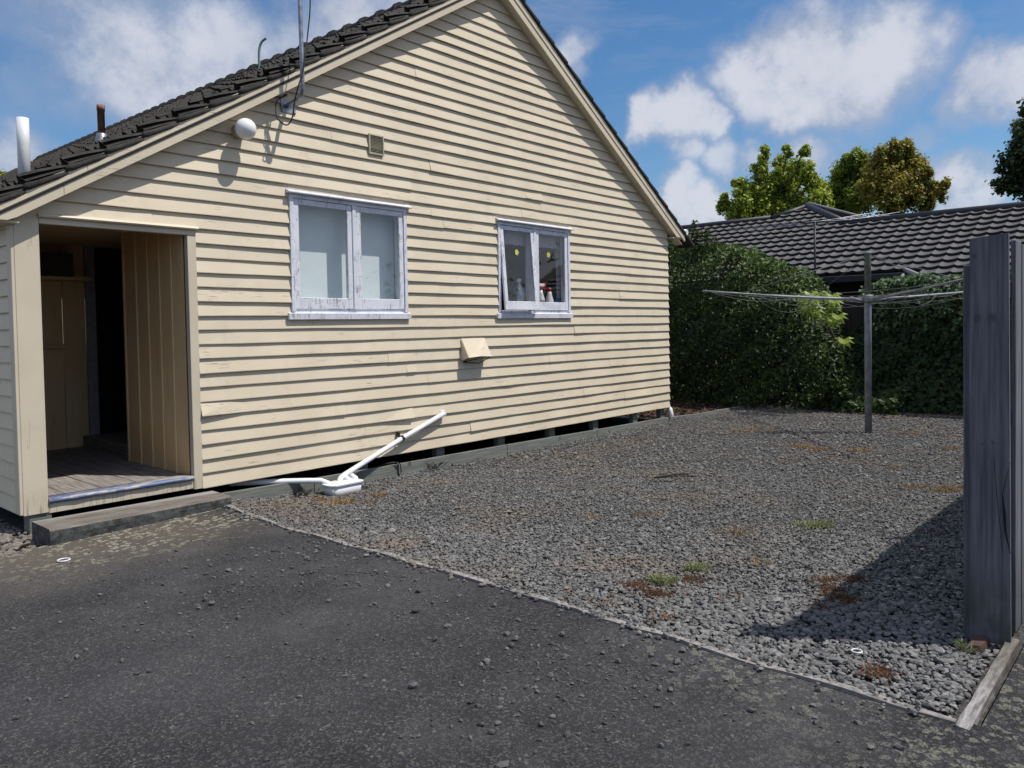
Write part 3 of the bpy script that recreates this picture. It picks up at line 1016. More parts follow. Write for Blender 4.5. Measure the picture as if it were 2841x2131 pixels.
# piles and bottom rail
for xx in (5.26, 6.433, 7.536, 8.612, 9.68, 10.794, 11.66):
    m = MB(); m.box(xx - 0.066, 0.03, -0.24, xx + 0.066, 0.12, 0.084, 0.004); m.build('pile', OLDWOOD, house)
m = MB(); m.box(1.97, -0.02, -0.2, 2.13, 0.12, 0.10, 0.004); m.build('pile', OLDWOOD, house)
for a, b in ((3.42, 4.56), (4.57, 5.67), (5.70, 7.55), (7.56, 9.6), (9.61, 11.72)):
    m = MB()
    rings = []
    for xx in np.linspace(a, b, 4):
        zt = float(np.interp(xx, [3.4, 4.55, 5.7, 7.5, 9.6, 11.7], [0.008, -0.015, -0.028, -0.04, -0.068, -0.085]))
        rings.append([(xx, -0.055, -0.22), (xx, -0.055, zt), (xx, -0.015, zt + .002), (xx, -0.015, -0.22)])
    m.loft(rings); m.build('base_rail', OLDWOOD, house)

# barge boards (two strips) and soffits
OV = 0.14


def barge(pts, z0, z1, y0, y1, name='barge_board', mat=PAINT, end0=None, end1=None):
    m = MB(); rings = []
    for x, zl in pts:
        rings.append([(x, y0, zl + z0), (x, y1, zl + z0), (x, y1, zl + z1), (x, y0, zl + z1)])
    m.loft(rings)
    return m.build(name, mat, house)


def Lp(a, b, n=8): return [(v, lowL(v)) for v in np.linspace(a, b, n)]
def Rp(a, b, n=6): return [(v, lowR(v)) for v in np.linspace(a, b, n)]


# lower strips: cut level at the eaves
def barge_low_left(a, b):
    m = MB(); rings = []
    for x in np.linspace(a, b, 8):
        zl = max(lowL(x), 2.398); zt = lowL(x) + 0.105
        rings.append([(x, -OV, zl), (x, -OV - 0.022, zl), (x, -OV - 0.022, max(zt, zl + .01)), (x, -OV, max(zt, zl + .01))])
    m.loft(rings); return m.build('barge_board', PAINT, house)


barge_low_left(1.79, 2.252); barge_low_left(2.256, AX - 0.001)
m = MB(); rings = []
for x in list(np.linspace(AX + 0.001, 11.89, 6)) + [12.0, 12.13]:
    zl = max(lowR(x), 3.02); zt = lowR(x) + 0.105
    rings.append([(x, -OV, zl), (x, -OV - 0.022, zl), (x, -OV - 0.022, max(zt, zl + .006)), (x, -OV, max(zt, zl + .006))])
m.loft(rings); m.build('barge_board', PAINT, house)
barge(Lp(1.79, 2.43), 0.107, 0.195, -OV + 0.001, -OV - 0.032, 'barge_capping'); barge(Lp(2.433, AX - .001), 0.107, 0.195, -OV + 0.001, -OV - 0.032, 'barge_capping')
barge(Rp(AX + .001, 12.15), 0.107, 0.195, -OV + 0.001, -OV - 0.032, 'barge_capping')
for pp, nm in ((Lp(XL, AX), 'l'), (Rp(AX, 12.1), 'r')):
    barge(pp, 0.02, 0.035, 0.0, -OV + 0.001, 'soffit', PAINT)
m = MB(); m.box(11.80, -OV, 2.998, 12.12, 18, 3.017); m.build('soffit', PAINT, house)
m = MB(); m.box(1.79, -OV + .002, 2.385, XL, 22, 2.397); m.build('soffit', PAINT, house)
m = MB(); m.box(1.765, -OV, 2.39, 1.788, 22, 2.53); m.build('fascia_board', PAINT, house)
m = MB(); m.box(12.135, -OV, 3.0, 12.16, 18, 3.16); m.build('fascia_board', PAINT, house)
m = MB(); m.tube([(12.235, -0.16, 3.13), (12.235, 18, 3.13)], 0.055, 10); m.build('gutter', PVC, house)
m = MB(); m.tube([(11.845, -0.03, -0.14), (11.845, -0.03, -0.04), (11.845, -0.01, 0.04), (11.87, 0.06, 0.09), (11.89, 0.1, 0.4), (11.89, 0.1, 3.0)], 0.042, 10); m.build('downpipe', PVC, house)

# roof deck below the tiles
m = MB()
HY = 17.4
xs = list(np.linspace(1.74, AX, 10))
rings = [[(v, -OV - 0.03, lowL(v) + 0.098), (v, HY + (AX - v), lowL(v) + 0.098 + RISE * (HY + AX - v)), (v, HY + (AX - v), lowL(v) + 0.08 + RISE * (HY + AX - v)), (v, -OV - 0.03, lowL(v) + 0.08)] for v in xs]
m.loft(rings)
m.build('roof_deck', DARK, house)
m = MB()
rings = [[(v, -OV - 0.05, lowR(v) + 0.24), (v, HY, lowR(v) + 0.24), (v, HY, lowR(v) + 0.206), (v, -OV - 0.05, lowR(v) + 0.206)] for v in np.linspace(AX, 12.24, 6)]
m.loft(rings)
m.build('roof_deck', TILE, house)
# back hip
m = MB(); m.face([(AX, HY, AZ + 0.18 + RISE * HY), (1.74, HY + AX - 1.74, lowL(1.74) + 0.5), (13.2, HY + AX - 1.74, lowL(1.74) + 0.5)]); m.build('back_roof', TILE, house)

# tile: two pans and a roll, nose lifted on the course below
TW, TL, EX = 0.30, 0.42, 0.302


def tile_mesh():
    prof = [(0.0, 0.040), (0.022, 0.062), (0.046, 0.046), (0.068, 0.012), (0.115, 0.002), (0.140, 0.032), (0.165, 0.032), (0.190, 0.002), (0.245, 0.004), (0.270, 0.026), (0.300, 0.040)]
    V = []; F = []
    L = 0.41
    n = len(prof)
    # u: up the slope; nose at u=0 lifted
    for (u, lift) in ((0.0, 0.082), (0.16, 0.056), (L, 0.0)):
        for yy, h in prof: V.append((u, yy, h + lift))
    for yy, h in prof: V.append((0.028, yy, h + 0.082 - 0.050))
    for a in range(2):
        for j in range(n - 1):
            F.append((a * n + j, a * n + j + 1, (a + 1) * n + j + 1, (a + 1) * n + j))
    for j in range(n - 1):
        F.append((3 * n + j, 3 * n + j + 1, j + 1, j))
    # underside
    for yy, h in prof: V.append((L, yy, h - 0.014))
    for j in range(n - 1):
        F.append((4 * n + j, 4 * n + j + 1, 3 * n + j + 1, 3 * n + j))
    return np.array(V), F


TV, TF = tile_mesh()
me_tile = bpy.data.meshes.new('roof_tile')
me_tile.from_pydata([tuple(v) for v in TV], [], TF); me_tile.materials.append(TILE)


def tile_matrix(xn, y, side=1, jz=0.0, jr=0.0):
    lf = lowL if side > 0 else lowR
    sl = (lf(xn + 0.2) - lf(xn - 0.2)) / 0.4
    a = math.atan(sl)
    return Matrix.Translation((xn, y, lf(xn) + 0.143 + jz + RISE * max(0, y))) @ Matrix.Rotation(-a, 4, 'Y') @ Matrix.Rotation(jr, 4, 'X')


tiles = []
nrow = int((AX - 1.72) / EX)
for r in range(nrow + 1):
    xn = 1.70 + r * EX
    ymax = HY + (AX - xn)
    c = 0
    while True:
        y = -0.178 + c * TW
        if y + TW > ymax: break
        tiles.append((xn, y)); c += 1
tiles.sort(key=lambda t: math.hypot(t[0], t[1] + 6.9))
hl = Vector(house.location)
big = []
for i, (xn, y) in enumerate(tiles):
    mt = tile_matrix(xn + random.uniform(-.006, .006), y, 1, random.uniform(-.006, .010), random.uniform(-.022, .022))
    if i < 300:
        o = bpy.data.objects.new('roof_tile', me_tile); link(o, house)
        o.matrix_local = Matrix.Translation(-hl) @ mt
    else:
        big.append(mt)
V = []; F = []
TH = np.c_[TV, np.ones(len(TV))]
for i, mt in enumerate(big):
    V.append((TH @ np.array(mt).T)[:, :3]); F.append(np.array(TF) + i * len(TV))
np_mesh('far_roof_tiles', np.concatenate(V), np.concatenate(F), TILE, house, kind='stuff')
# verge: bedded lip under each end tile
for r in range(nrow + 1):
    xn = 1.70 + r * EX
    mt = tile_matrix(xn, 0, 1)
    pts = [mt @ Vector((-0.02, -0.166, 0.040)), mt @ Vector((0.02, -0.168, 0.044)), mt @ Vector((0.10, -0.166, 0.034)), mt @ Vector((0.25, -0.163, 0.022)), mt @ Vector((0.34, -0.161, 0.016))]
    m = MB(); m.tube(pts, [0.018, 0.032, 0.026, 0.024, 0.018], 7)
    m.build('verge_tile', TILE, house)
# right-hand slope verge tiles
for r in range(16):
    xn = AX + 0.12 + r * EX
    if xn > 12.25: break
    lf = lowR
    m = MB()
    zz = lambda x: lowR(x) + 0.21
    m.loft([[(xn, yy0, zz(xn) + 0.028), (xn + 0.33, yy0, zz(xn + .33) + 0.058), (xn + 0.345, yy0, zz(xn + .33) + 0.048), (xn + 0.33, yy0, zz(xn + .33) + 0.012), (xn, yy0, zz(xn) + 0.0)] for yy0 in (-0.195, 0.10)])
    m.build('verge_tile', TILE, house)
# ridge caps
ny = int((HY + 0.2) / 0.40)
for i in range(ny + 1):
    y0 = -0.22 + i * 0.40
    m = MB(); rings = []
    for yy, rr in ((y0, 0.152), (y0 + 0.06, 0.152), (y0 + 0.085, 0.130), (y0 + 0.42, 0.118)):
        rings.append([(AX + 0.02 + rr * math.cos(a) * 1.15, yy, AZ + 0.205 + RISE * max(0, yy) + rr * math.sin(a) * 1.05) for a in np.linspace(0.0, math.pi, 9)])
    m.loft(rings, cap=True); m.build('ridge_tile', TILE, house)

# vent grille
m = MB()
x0, x1, z0_, z1_ = 5.385, 5.590, 3.463, 3.684
m.box(x0, -0.052, z1_ - 0.014, x1, -0.01, z1_); m.box(x0, -0.052, z0_, x1, -0.01, z0_ + .016); m.box(x0, -0.052, z0_ + .016, x0 + .014, -0.01, z1_ - .014); m.box(x1 - .014, -0.052, z0_ + .016, x1, -0.01, z1_ - .014)
vent = m.build('vent_grille', VENTM, house)
m = MB(); m.box(x0 + .014, -0.022, z0_ + .016, x1 - .014, -0.018, z1_ - .014); m.build('backing', DARK, vent)
for i in range(12):
    zz = z0_ + 0.020 + i * 0.0155
    m = MB(); m.face([(x0 + .014, -0.048, zz), (x1 - .014, -0.048, zz), (x1 - .014, -0.030, zz + .011), (x0 + .014, -0.030, zz + .011)]); m.build('louvre', VENTM, vent)


# ------------------------------------------------------------------ windows
def sash(win, x0, x1, z0, z1, open_=0.0, st=0.062, top=0.058, bot=0.115, name='sash', yb=-0.034):
    """a hinged sash; open_ swings its foot outwards"""
    m = MB(); t = 0.032
    y0, y1 = yb, yb + t
    m.box(x0, y0, z0, x0 + st, y1, z1, 0.004); m.box(x1 - st, y0, z0, x1, y1, z1, 0.004)
    m.box(x0 + st, y0 + .001, z0, x1 - st, y1 - .001, z0 + bot, 0.004); m.box(x0 + st, y0 + .001, z1 - top, x1 - st, y1 - .001, z1, 0.004)
    g = MB(); g.face([(x0 + st - .004, yb + .018, z0 + bot - .004), (x1 - st + .004, yb + .018, z0 + bot - .004), (x1 - st + .004, yb + .018, z1 - top + .004), (x0 + st - .004, yb + .018, z1 - top + .004)])
    if open_:
        a = math.asin(open_ / (z1 - z0))
        def sw(p):
            dz = z1 - p[2]; dy = p[1] - (yb + t)
            return (p[0], (yb + t) + dy * math.cos(a) - dz * math.sin(a), z1 - dz * math.cos(a) - dy * math.sin(a) * -1)
        m.v = [sw(p) for p in m.v]; g.v = [sw(p) for p in g.v]
    m.build(name, WHITE, win)
    pane = g.build('pane', GLASS, win)
    if pane.data.polygons[0].normal.y > 0: pane.data.flip_normals()


def window(x0, x1, mid, lab, opn=0.0):
    z0, z1 = WZ0, WZ1
    m = MB()
    m.box(x0, -0.048, z0, x0 + 0.045, 0.10, z1, 0.003); m.box(x1 - 0.045, -0.048, z0, x1, 0.10, z1, 0.003)
    m.box(x0 + .045, -0.046, z1 - 0.04, x1 - .045, 0.10, z1, 0.003); m.box(x0 + .045, -0.020, z0, x1 - .045, 0.10, z0 + 0.03, 0.003)
    m.box(mid - 0.026, -0.044, z0 + .03, mid + 0.026, 0.10, z1 - .04, 0.003)
    win = m.build('window', WHITE, house, label=lab)
    m = MB()
    m.loft([[(xx, 0.03, z0 - 0.075), (xx, -0.062, z0 - 0.075), (xx, -0.066, z0 - 0.015), (xx, -0.018, z0 + 0.0), (xx, 0.03, z0 + 0.0)] for xx in (x0 - 0.045, x1 + 0.028)])
    m.build('sill', WHITE, win)
    m = MB(); m.loft([[(xx, 0.0, z1 + 0.002), (xx, -0.088, z1 + 0.002), (xx, -0.092, z1 + .012), (xx, -0.03, z1 + 0.045), (xx, 0.0, z1 + 0.048)] for xx in (x0 - 0.03, x1 + 0.05)])
    m.build('head_flashing', WHITE, win)
    sash(win, x0 + 0.048, mid - 0.029, z0 + 0.034, z1 - 0.043, opn)
    sash(win, mid + 0.029, x1 - 0.048, z0 + 0.034, z1 - 0.043, 0.0)
    return win


win1 = window(W1[0], W1[1], 5.165, 'left window, closed, pale blind behind it')
win2 = window(W2[0], W2[1], 8.215, 'right window with its left sash propped open', 0.085)
# blind behind the left window
m = MB(); m.box(W1[0] + 0.02, 0.175, WZ0 + .02, W1[1] - 0.02, 0.187, WZ1 + 0.02)
tag(m.build('window_blind', BLIND), 'pale blue-grey blind drawn down behind the left window', 'blind')
m = MB()
m.box(W1[0] - .02, 0.101, WZ0 - .02, W1[0] + .004, 0.19, WZ1 + .04); m.box(W1[1] - .004, 0.101, WZ0 - .02, W1[1] + .02, 0.19, WZ1 + .04); m.box(W1[0] + .004, 0.101, WZ1 - .004, W1[1] - .004, 0.19, WZ1 + .04); m.box(W1[0] + .004, 0.101, WZ0 - .02, W1[1] - .004, 0.19, WZ0 + .015)
m.build('window_reveal', BLIND, house)
# kitchen behind the right window
m = MB()
a, b, c, d_ = 6.6, 10.2, 2.6, 3.0
m.face([(a, c, .2), (b, c, .2), (b, c, d_), (a, c, d_)]); m.face([(a, .06, .2), (a, c, .2), (a, c, d_), (a, .06, d_)]); m.face([(b, .06, .2), (b, c, .2), (b, c, d_), (b, .06, d_)])
m.face([(a, .06, .2), (b, .06, .2), (b, c, .2), (a, c, .2)]); m.face([(a, .06, d_), (b, .06, d_), (b, c, d_), (a, c, d_)])
m.build('kitchen_wall', ROOM, house)
m = MB(); m.box(W2[0] - .02, 0.102, WZ0 - 0.02, W2[1] + .02, 0.26, WZ0 + 0.034, .003); m.build('inner_sill', WHITE, house)


def f_net(k):
    setp(k, (0.55, 0.56, 0.62), 0.9)
    t = k.add('ShaderNodeBsdfTransparent'); mx = k.add('ShaderNodeMixShader'); mx.inputs[0].default_value = 0.72
    k.l.new(t.outputs[0], mx.inputs[1]); k.l.new(k.bsdf.outputs[0], mx.inputs[2]); k.l.new(mx.outputs[0], k.out.inputs[0])


NET = material('net_curtain', f_net)


def curtain(x0, x1, zt, zb, y, nm, lab):
    m = MB(); rings = []
    n = 60
    for i in range(n + 1):
        x = x0 + (x1 - x0) * i / n
        w = 0.012 * math.sin(i * 1.15) + 0.007 * math.sin(i * 2.9)
        rings.append([(x, y, zt), (x, y + w, zt - (zt - zb) * .5), (x, y + w * 1.5, zb + 0.01 * math.sin(i * 1.15))])
    m.loft(rings, cap=False, smooth=True, closed=False)
    return tag(m.build(nm, NET), lab, 'curtain')


curtain(W2[0] + .05, 8.36, WZ1, 2.645, 0.12, 'net_curtain', 'gathered net valance above the open sash, in the right window')
curtain(8.37, W2[1] + .16, WZ1, 2.65, 0.12, 'net_curtain', 'gathered net valance above the bottles, in the closed half of the right window')
m = MB()
for x0, x1 in ((8.26, 8.36), (8.95, 9.07)):
    for i in range(6):
        xx = x0 + (x1 - x0) * i / 6
        m.face([(xx, 0.18, WZ0 + .05), (xx + (x1 - x0) / 6, 0.18 + (.02 if i % 2 else -.02), WZ0 + .05), (xx + (x1 - x0) / 6, 0.18 + (.02 if i % 2 else -.02), WZ1), (xx, 0.18, WZ1)])
tag(m.build('side_curtain', NET), 'grey side drapes hanging behind the kitchen bottles', 'curtain')
# bottles on the inner sill
zs = WZ0 + 0.036


def f_clear(k):
    t = k.add('ShaderNodeBsdfTransparent'); t.inputs[0].default_value = (.75, .8, .85, 1)
    g = k.add('ShaderNodeBsdfGlossy'); g.inputs['Roughness'].default_value = .1; g.inputs[0].default_value = (.8, .85, .9, 1)
    mx = k.add('ShaderNodeMixShader'); mx.inputs[0].default_value = .3
    k.l.new(t.outputs[0], mx.inputs[1]); k.l.new(g.outputs[0], mx.inputs[2]); k.l.new(mx.outputs[0], k.out.inputs[0])


CLEAR = material('clear_plastic', f_clear)
REDP = simple('red_plastic', (0.42, 0.015, 0.02), 0.3); WHP = simple('white_plastic', (0.7, 0.7, 0.72), 0.35); BLUEP = simple('blue_plastic', (0.08, 0.25, 0.5), 0.5); YEL = simple('yellow_sticker', (0.55, 0.52, 0.12), 0.6); AMB = simple('amber_soap', (0.5, 0.33, 0.09), 0.3)
t = thing('plastic_bottle', 'clear plastic bottle with white cap and amber liquid, behind the open sash', 'bottle', (8.07, 0.14, zs))
m = MB(); m.lathe((8.07, .14, zs), [(.085, 0), (.09, .02), (.09, .24), (.07, .31), (.03, .36), (.028, .39)], 14); m.build('body', CLEAR, t)
m = MB(); m.lathe((8.07, .14, zs), [(.082, .004), (.084, .02), (.084, .12), (.08, .121)], 14); m.build('liquid', AMB, t)
m = MB(); m.lathe((8.07, .14, zs), [(.033, .39), (.033, .43), (.02, .44)], 12); m.build('cap', WHP, t)
t = thing('spray_bottle', 'spray bottle with red trigger and dark red liquid, left of the white bottle', 'bottle', (8.54, 0.14, zs))
m = MB(); m.lathe((8.54, .14, zs), [(.06, .12), (.058, .16), (.035, .24), (.026, .30)], 14); m.build('body', WHP, t)
m = MB(); m.lathe((8.54, .14, zs), [(.062, 0), (.064, .02), (.062, .118), (.04, .119)], 14); m.build('liquid', REDP, t)
m = MB(); m.lathe((8.54, .14, zs), [(.032, .301), (.032, .335), (.03, .34)], 12); m.build('collar', REDP, t)
m = MB(); m.box(8.485, .115, zs + .341, 8.605, .165, zs + .385, .008); m.build('trigger_head', WHP, t)
m = MB(); m.box(8.605, .12, zs + .345, 8.645, .16, zs + .40, .006); m.tube([(8.605, .14, zs + .345), (8.63, .14, zs + .31), (8.63, .14, zs + .27)], .010, 6); m.build('trigger', REDP, t)
t = thing('plastic_bottle', 'white bottle with a red cap, right of the spray bottle', 'bottle', (8.735, 0.14, zs))
m = MB(); m.lathe((8.735, .14, zs), [(.06, 0), (.064, .02), (.06, .15), (.035, .24), (.028, .28)], 14); m.build('body', WHP, t)
m = MB(); m.lathe((8.735, .14, zs), [(.034, .281), (.034, .315), (.03, .33)], 12); m.build('cap', REDP, t)
t = MB(); t.tube([(8.81, .14, zs + .08), (8.86, .14, zs + .11), (8.94, .14, zs + .15), (9.0, .14, zs + .13)], [.015, .03, .035, .02], 8)
tag(t.build('scrubbing_brush', BLUEP), 'pale blue scrubbing brush lying on the kitchen sill at the right', 'brush')


def flower(cx, y, cz, r, lab, lean=0.0):
    m = MB(); P = []
    for i in range(30):
        a = 2 * math.pi * i / 30; rr = r * (0.72 + 0.28 * abs(math.cos(a * 2.5)))
        dz = rr * math.sin(a)
        P.append((cx + rr * math.cos(a), y + lean * dz, cz + dz))
    m.face(P)
    return tag(m.build('flower_sticker', YEL), lab, 'sticker', 'flower stickers on the right window')


flower(7.815, -0.0535, 2.52, 0.042, 'yellow flower sticker on the glass of the open sash', 0.08)
flower(8.535, -0.0185, 2.53, 0.042, 'yellow flower sticker on the closed pane above the bottles')

# ------------------------------------------------------------------ things fixed to the house
t = thing('wall_lamp', 'white round globe lamp under the left slope of the gable', 'lamp', (3.86, -0.03, 3.43))
m = MB(); m.lathe((3.83, -0.18, 3.43), [(0.001, -.0985)] + [(0.0985 * math.sin(a), -0.0985 * math.cos(a)) for a in np.linspace(0.15, math.pi - 0.5, 16)], 28, 'y'); m.build('globe', GLOBE, t)
m = MB(); m.lathe((3.83, 0, 3.43), [(.062, -.115), (.066, -.10), (.066, -.02), (.07, -.005)], 20, 'y'); m.build('base', simple('lamp_base', (0.36, 0.31, 0.23), .6), t)

t = thing('antenna_mast', 'tall bent galvanised aerial mast bracketed to the gable above the globe lamp', 'mast', (4.40, 0, 3.76))
m = MB(); m.box(4.30, -0.040, 3.71, 4.47, -0.026, 3.84, .003); m.build('bracket', GALV, t)
m = MB(); m.tube([(4.37, -0.03, 3.775), (4.36, -0.14, 3.79), (4.355, -0.26, 3.80), (4.352, -0.325, 3.825), (4.35, -0.35, 3.88), (4.349, -0.35, 4.3), (4.337, -0.35, 5.2), (4.33, -0.35, 6.4)], 0.0205, 12); m.build('pole', GALV, t)
for q in ((4.315, 3.725), (4.455, 3.725), (4.455, 3.825)):
    m = MB(); m.lathe((q[0], -0.041, q[1]), [(.012, 0), (.012, -.008), (.006, -.012)], 8, 'y'); m.build('bolt', GALV, t)
m = MB()
def spl(P, n=6):
    P = [Vector(p) for p in P]; out = []
    for i in range(len(P) - 1):
        p0 = P[max(i - 1, 0)]; p1 = P[i]; p2 = P[i + 1]; p3 = P[min(i + 2, len(P) - 1)]
        for j in range(n):
            u = j / n
            out.append(0.5 * ((2 * p1) + (p2 - p0) * u + (2 * p0 - 5 * p1 + 4 * p2 - p3) * u * u + (3 * p1 - p0 - 3 * p2 + p3) * u ** 3))
    return out + [P[-1]]


m.tube(spl([(4.43, -0.36, 6.2), (4.43, -0.36, 5.2), (4.455, -0.36, 4.75), (4.42, -0.35, 4.4), (4.375, -0.37, 4.2), (4.345, -0.375, 4.05), (4.30, -0.36, 3.90), (4.29, -0.30, 3.76), (4.31, -0.22, 3.62), (4.27, -0.18, 3.545), (4.19, -0.15, 3.60), (4.19, -0.12, 3.72), (4.24, -0.08, 3.80), (4.33, -0.06, 3.875), (4.36, -0.06, 3.885), (4.30, -0.055, 3.85), (4.21, -0.04, 3.845), (4.14, -0.02, 3.845)]), 0.0065, 6)
tag(m.build('aerial_cable', BLACK), 'black cable looping down the aerial mast into the wall', 'cable')

t = thing('dryer_vent', 'cream wedge-shaped dryer vent hood below the right window', 'vent', (6.98, -0.03, 1.2))
m = MB()
xa, xb = 6.762, 7.175
f_ = [(xa, -0.03, 1.385), (xb, -0.03, 1.385), (xb - .005, -0.145, 1.150), (xa, -0.145, 1.150)]
bk = [(xa, -0.028, 1.385), (xb, -0.028, 1.385), (xb, -0.028, 1.13), (xa, -0.028, 1.11)]
m.face([(xa, -.03, 1.385), (xb, -.03, 1.385), (xb - .005, -.16, 1.150), (xa + .2, -.165, 1.160), (xa, -.16, 1.148)])
m.face([(xa, -.03, 1.385), (xa, -.16, 1.148), (xa, -.03, 1.11)]); m.face([(xb, -.03, 1.385), (xb - .005, -.16, 1.150), (xb, -.03, 1.13)])
hd = m.build('hood', PAINT, t)
s_ = hd.modifiers.new('thickness', 'SOLIDIFY'); s_.thickness = 0.006
m = MB(); m.tube([(xa + .004, -.155, 1.146), (xa + .01, -.05, 1.095), (xa + .23, -.11, 1.072), (xb - .01, -.152, 1.148)], .006, 6); m.tube([(xa + .01, -.05, 1.095), (xa + .15, -.15, 1.13)], .005, 6); m.build('torn_mesh', DARK, t)
m = MB(); m.box(xa + .01, -.1, 1.16, xb - .01, -.032, 1.2); m.build('duct', DARK, t)

# waste pipes and gully
t = thing('waste_pipe', 'long white waste pipe slanting down the wall into the gully', 'pipe', (5.6, -0.06, 0.2))
m = MB(); m.tube([(6.415, -.005, .50), (6.412, -.055, .498), (6.395, -.075, .488), (5.715, -.105, .272), (4.86, -.165, -0.010), (4.80, -.185, -0.03), (4.765, -.215, -0.052), (4.75, -.235, -0.085), (4.745, -.24, -.15)], 0.029, 12); m.build('pipe', PVC, t)
m = MB(); m.lathe((6.40, -.045, .492), [(.031, -.04), (.036, -.038), (.036, .02), (.03, .022)], 12, 'y'); m.build('end_cap', PVC, t)
for u in (0.33,):
    c_ = Vector((5.715, -.105, .272)); dr = Vector((0.68, .03, .216)).normalized()
    m = MB(); m.tube([c_ - dr * .016, c_ + dr * .016], .034, 12); m.box(5.69, -.075, .285, 5.715, -.03, .345, .003); m.build('clip', CLIPM, t)
for (dx, dy, lab, pts_) in ((0, 0, 'white pipe running in from under the floor on the left, into the gully', [(3.75, 0.16, 0.045), (4.2, -0.0, 0.012), (4.46, -.13, -0.008), (4.56, -.19, -.018), (4.61, -.23, -.045), (4.63, -.25, -.10), (4.632, -.25, -.15)]),
                            (0, 0, 'first short white elbow pipe right of the slanting pipe, in the gully', [(4.84, -.10, -.09), (4.85, -.13, -.045), (4.86, -.19, -.028), (4.865, -.235, -.05), (4.868, -.25, -.09), (4.868, -.25, -.15)]),
                            (0, 0, 'rightmost short white elbow pipe of the gully', [(4.93, -.08, -.09), (4.945, -.12, -.045), (4.955, -.18, -.03), (4.962, -.225, -.05), (4.965, -.24, -.09), (4.965, -.24, -.15)])):
    m = MB(); m.tube(pts_, .028, 12); tag(m.build('waste_pipe', PVC), lab, 'pipe', 'pipes at the gully')
t = thing('gully_trap', 'white plastic gully box in the gravel where the waste pipes end', 'gully', (4.75, -0.33, -0.1))


def rrect(x0, y0, x1, y1, r, z, n=5):
    P = []
    for cx, cy, a0 in ((x1 - r, y1 - r, 0), (x0 + r, y1 - r, 90), (x0 + r, y0 + r, 180), (x1 - r, y0 + r, 270)):
        for j in range(n):
            a = math.radians(a0 + 90 * j / (n - 1)); P.append((cx + r * math.cos(a), cy + r * math.sin(a), z))
    return P


GX0, GX1, GY0, GY1 = 4.55, 4.965, -.40, -.15
zg_ = float(zg(4.75, -.3))
m = MB(); m.loft([rrect(GX0 + .03, GY0 + .02, GX1 - .03, GY1 - .02, .06, zg_ - .05), rrect(GX0 + .012, GY0 + .012, GX1 - .012, GY1 - .012, .06, zg_ + .075)], smooth=True); m.build('box', PVC, t)
m = MB(); m.loft([rrect(GX0, GY0, GX1, GY1, .065, zg_ + .076), rrect(GX0 - .002, GY0 - .002, GX1 + .002, GY1 + .002, .065, zg_ + .090), rrect(GX0 + .02, GY0 + .02, GX1 - .02, GY1 - .02, .05, zg_ + .094)], smooth=False); m.build('rim', PVC, t)
# black wire poking over the rail
m = MB(); m.tube(spl([(5.45, .03, -.02), (5.55, -.05, .005), (5.66, -.075, .0), (5.70, -.08, -.03), (5.705, -.085, -.12)]), .006, 6); m.tube([(5.60, -.06, .012), (5.69, -.09, -.012)], .005, 5)
tag(m.build('wire', BLACK), 'loose black wire bent over the bottom rail right of the gully', 'wire')

# pipes through the roof
t = MB(); bx, by = 2.372, 1.17
t.lathe((bx, by, 2.78), [(.051, 0), (.051, .5), (.051, .735), (.046, .735), (.046, .65)], 20)
tag(t.build('vent_pipe', PVC), 'thick white plastic vent pipe at the low end of the tiled roof', 'pipe', 'pipes through the tiled roof')
t = thing('flue_pipe', 'rusty brown flue standing on the tiles between the white pipe and the mast', 'pipe', (3.455, 2.23, 3.6), 'pipes through the tiled roof')
m = MB(); m.lathe((3.455, 2.23, 3.56), [(.038, 0.05), (.038, .44), (.042, .44), (.042, .505), (.034, .505), (.034, .45)], 14); m.build('pipe', RUST, t)
m = MB(); m.lathe((3.455, 2.23, 3.56), [(.085, 0.0), (.075, .09), (.05, .185), (.046, .19)], 14); m.build('flashing', GALV, t)
t = thing('thin_vent_pipe', 'thin greenish vent pipe with a bent top, seen against cloud above the tiles', 'pipe', (6.35, 4.0, 5.4), 'pipes through the tiled roof')
m = MB(); m.tube(spl([(6.47, 4.0, 5.40), (6.47, 4.0, 5.62), (6.475, 4.0, 5.86), (6.50, 3.97, 5.99), (6.55, 3.91, 6.055)]), .019, 8); m.build('pipe', simple('verdigris', (0.16, 0.25, 0.24), .6, .2), t)
m = MB(); m.lathe((6.47, 4.0, 5.42), [(.05, 0), (.03, .15), (.02, .17)], 10); m.build('flashing', GALV, t)

# concrete step
m = MB()
rings = []
P0 = [(1.900, -0.71), (3.37, -0.575)]; P1 = [(1.895, -0.335), (3.37, -0.24)]
for i in range(16):
    u = i / 15
    f = [P0[0][0] + (P0[1][0] - P0[0][0]) * u, P0[0][1] + (P0[1][1] - P0[0][1]) * u]
    bk = [P1[0][0] + (P1[1][0] - P1[0][0]) * u, P1[0][1] + (P1[1][1] - P1[0][1]) * u]
    j = random.uniform(-.006, .006); h = 0.118 - 0.03 * u
    rings.append([(f[0] + .01, f[1] + .008 + j, -.06), (f[0], f[1] - .004 + j, h * .5), (f[0], f[1] + j, h - .014), (f[0], f[1] + .014 + j, h + random.uniform(-.003, .001)), (bk[0], bk[1], h + .002), (bk[0], bk[1] + .004, -.06)])
m.loft(rings)
tag(m.build('concrete_step', CONC), 'long low concrete step below the porch opening, dark worn front edge', 'step')

# small litter
m = MB()
def ring_(c, r, tr):
    mm = MB(); mm.tube([(c[0] + r * math.cos(a), c[1] + r * math.sin(a), c[2]) for a in np.linspace(0, 2 * math.pi, 20)], tr, 6); return mm


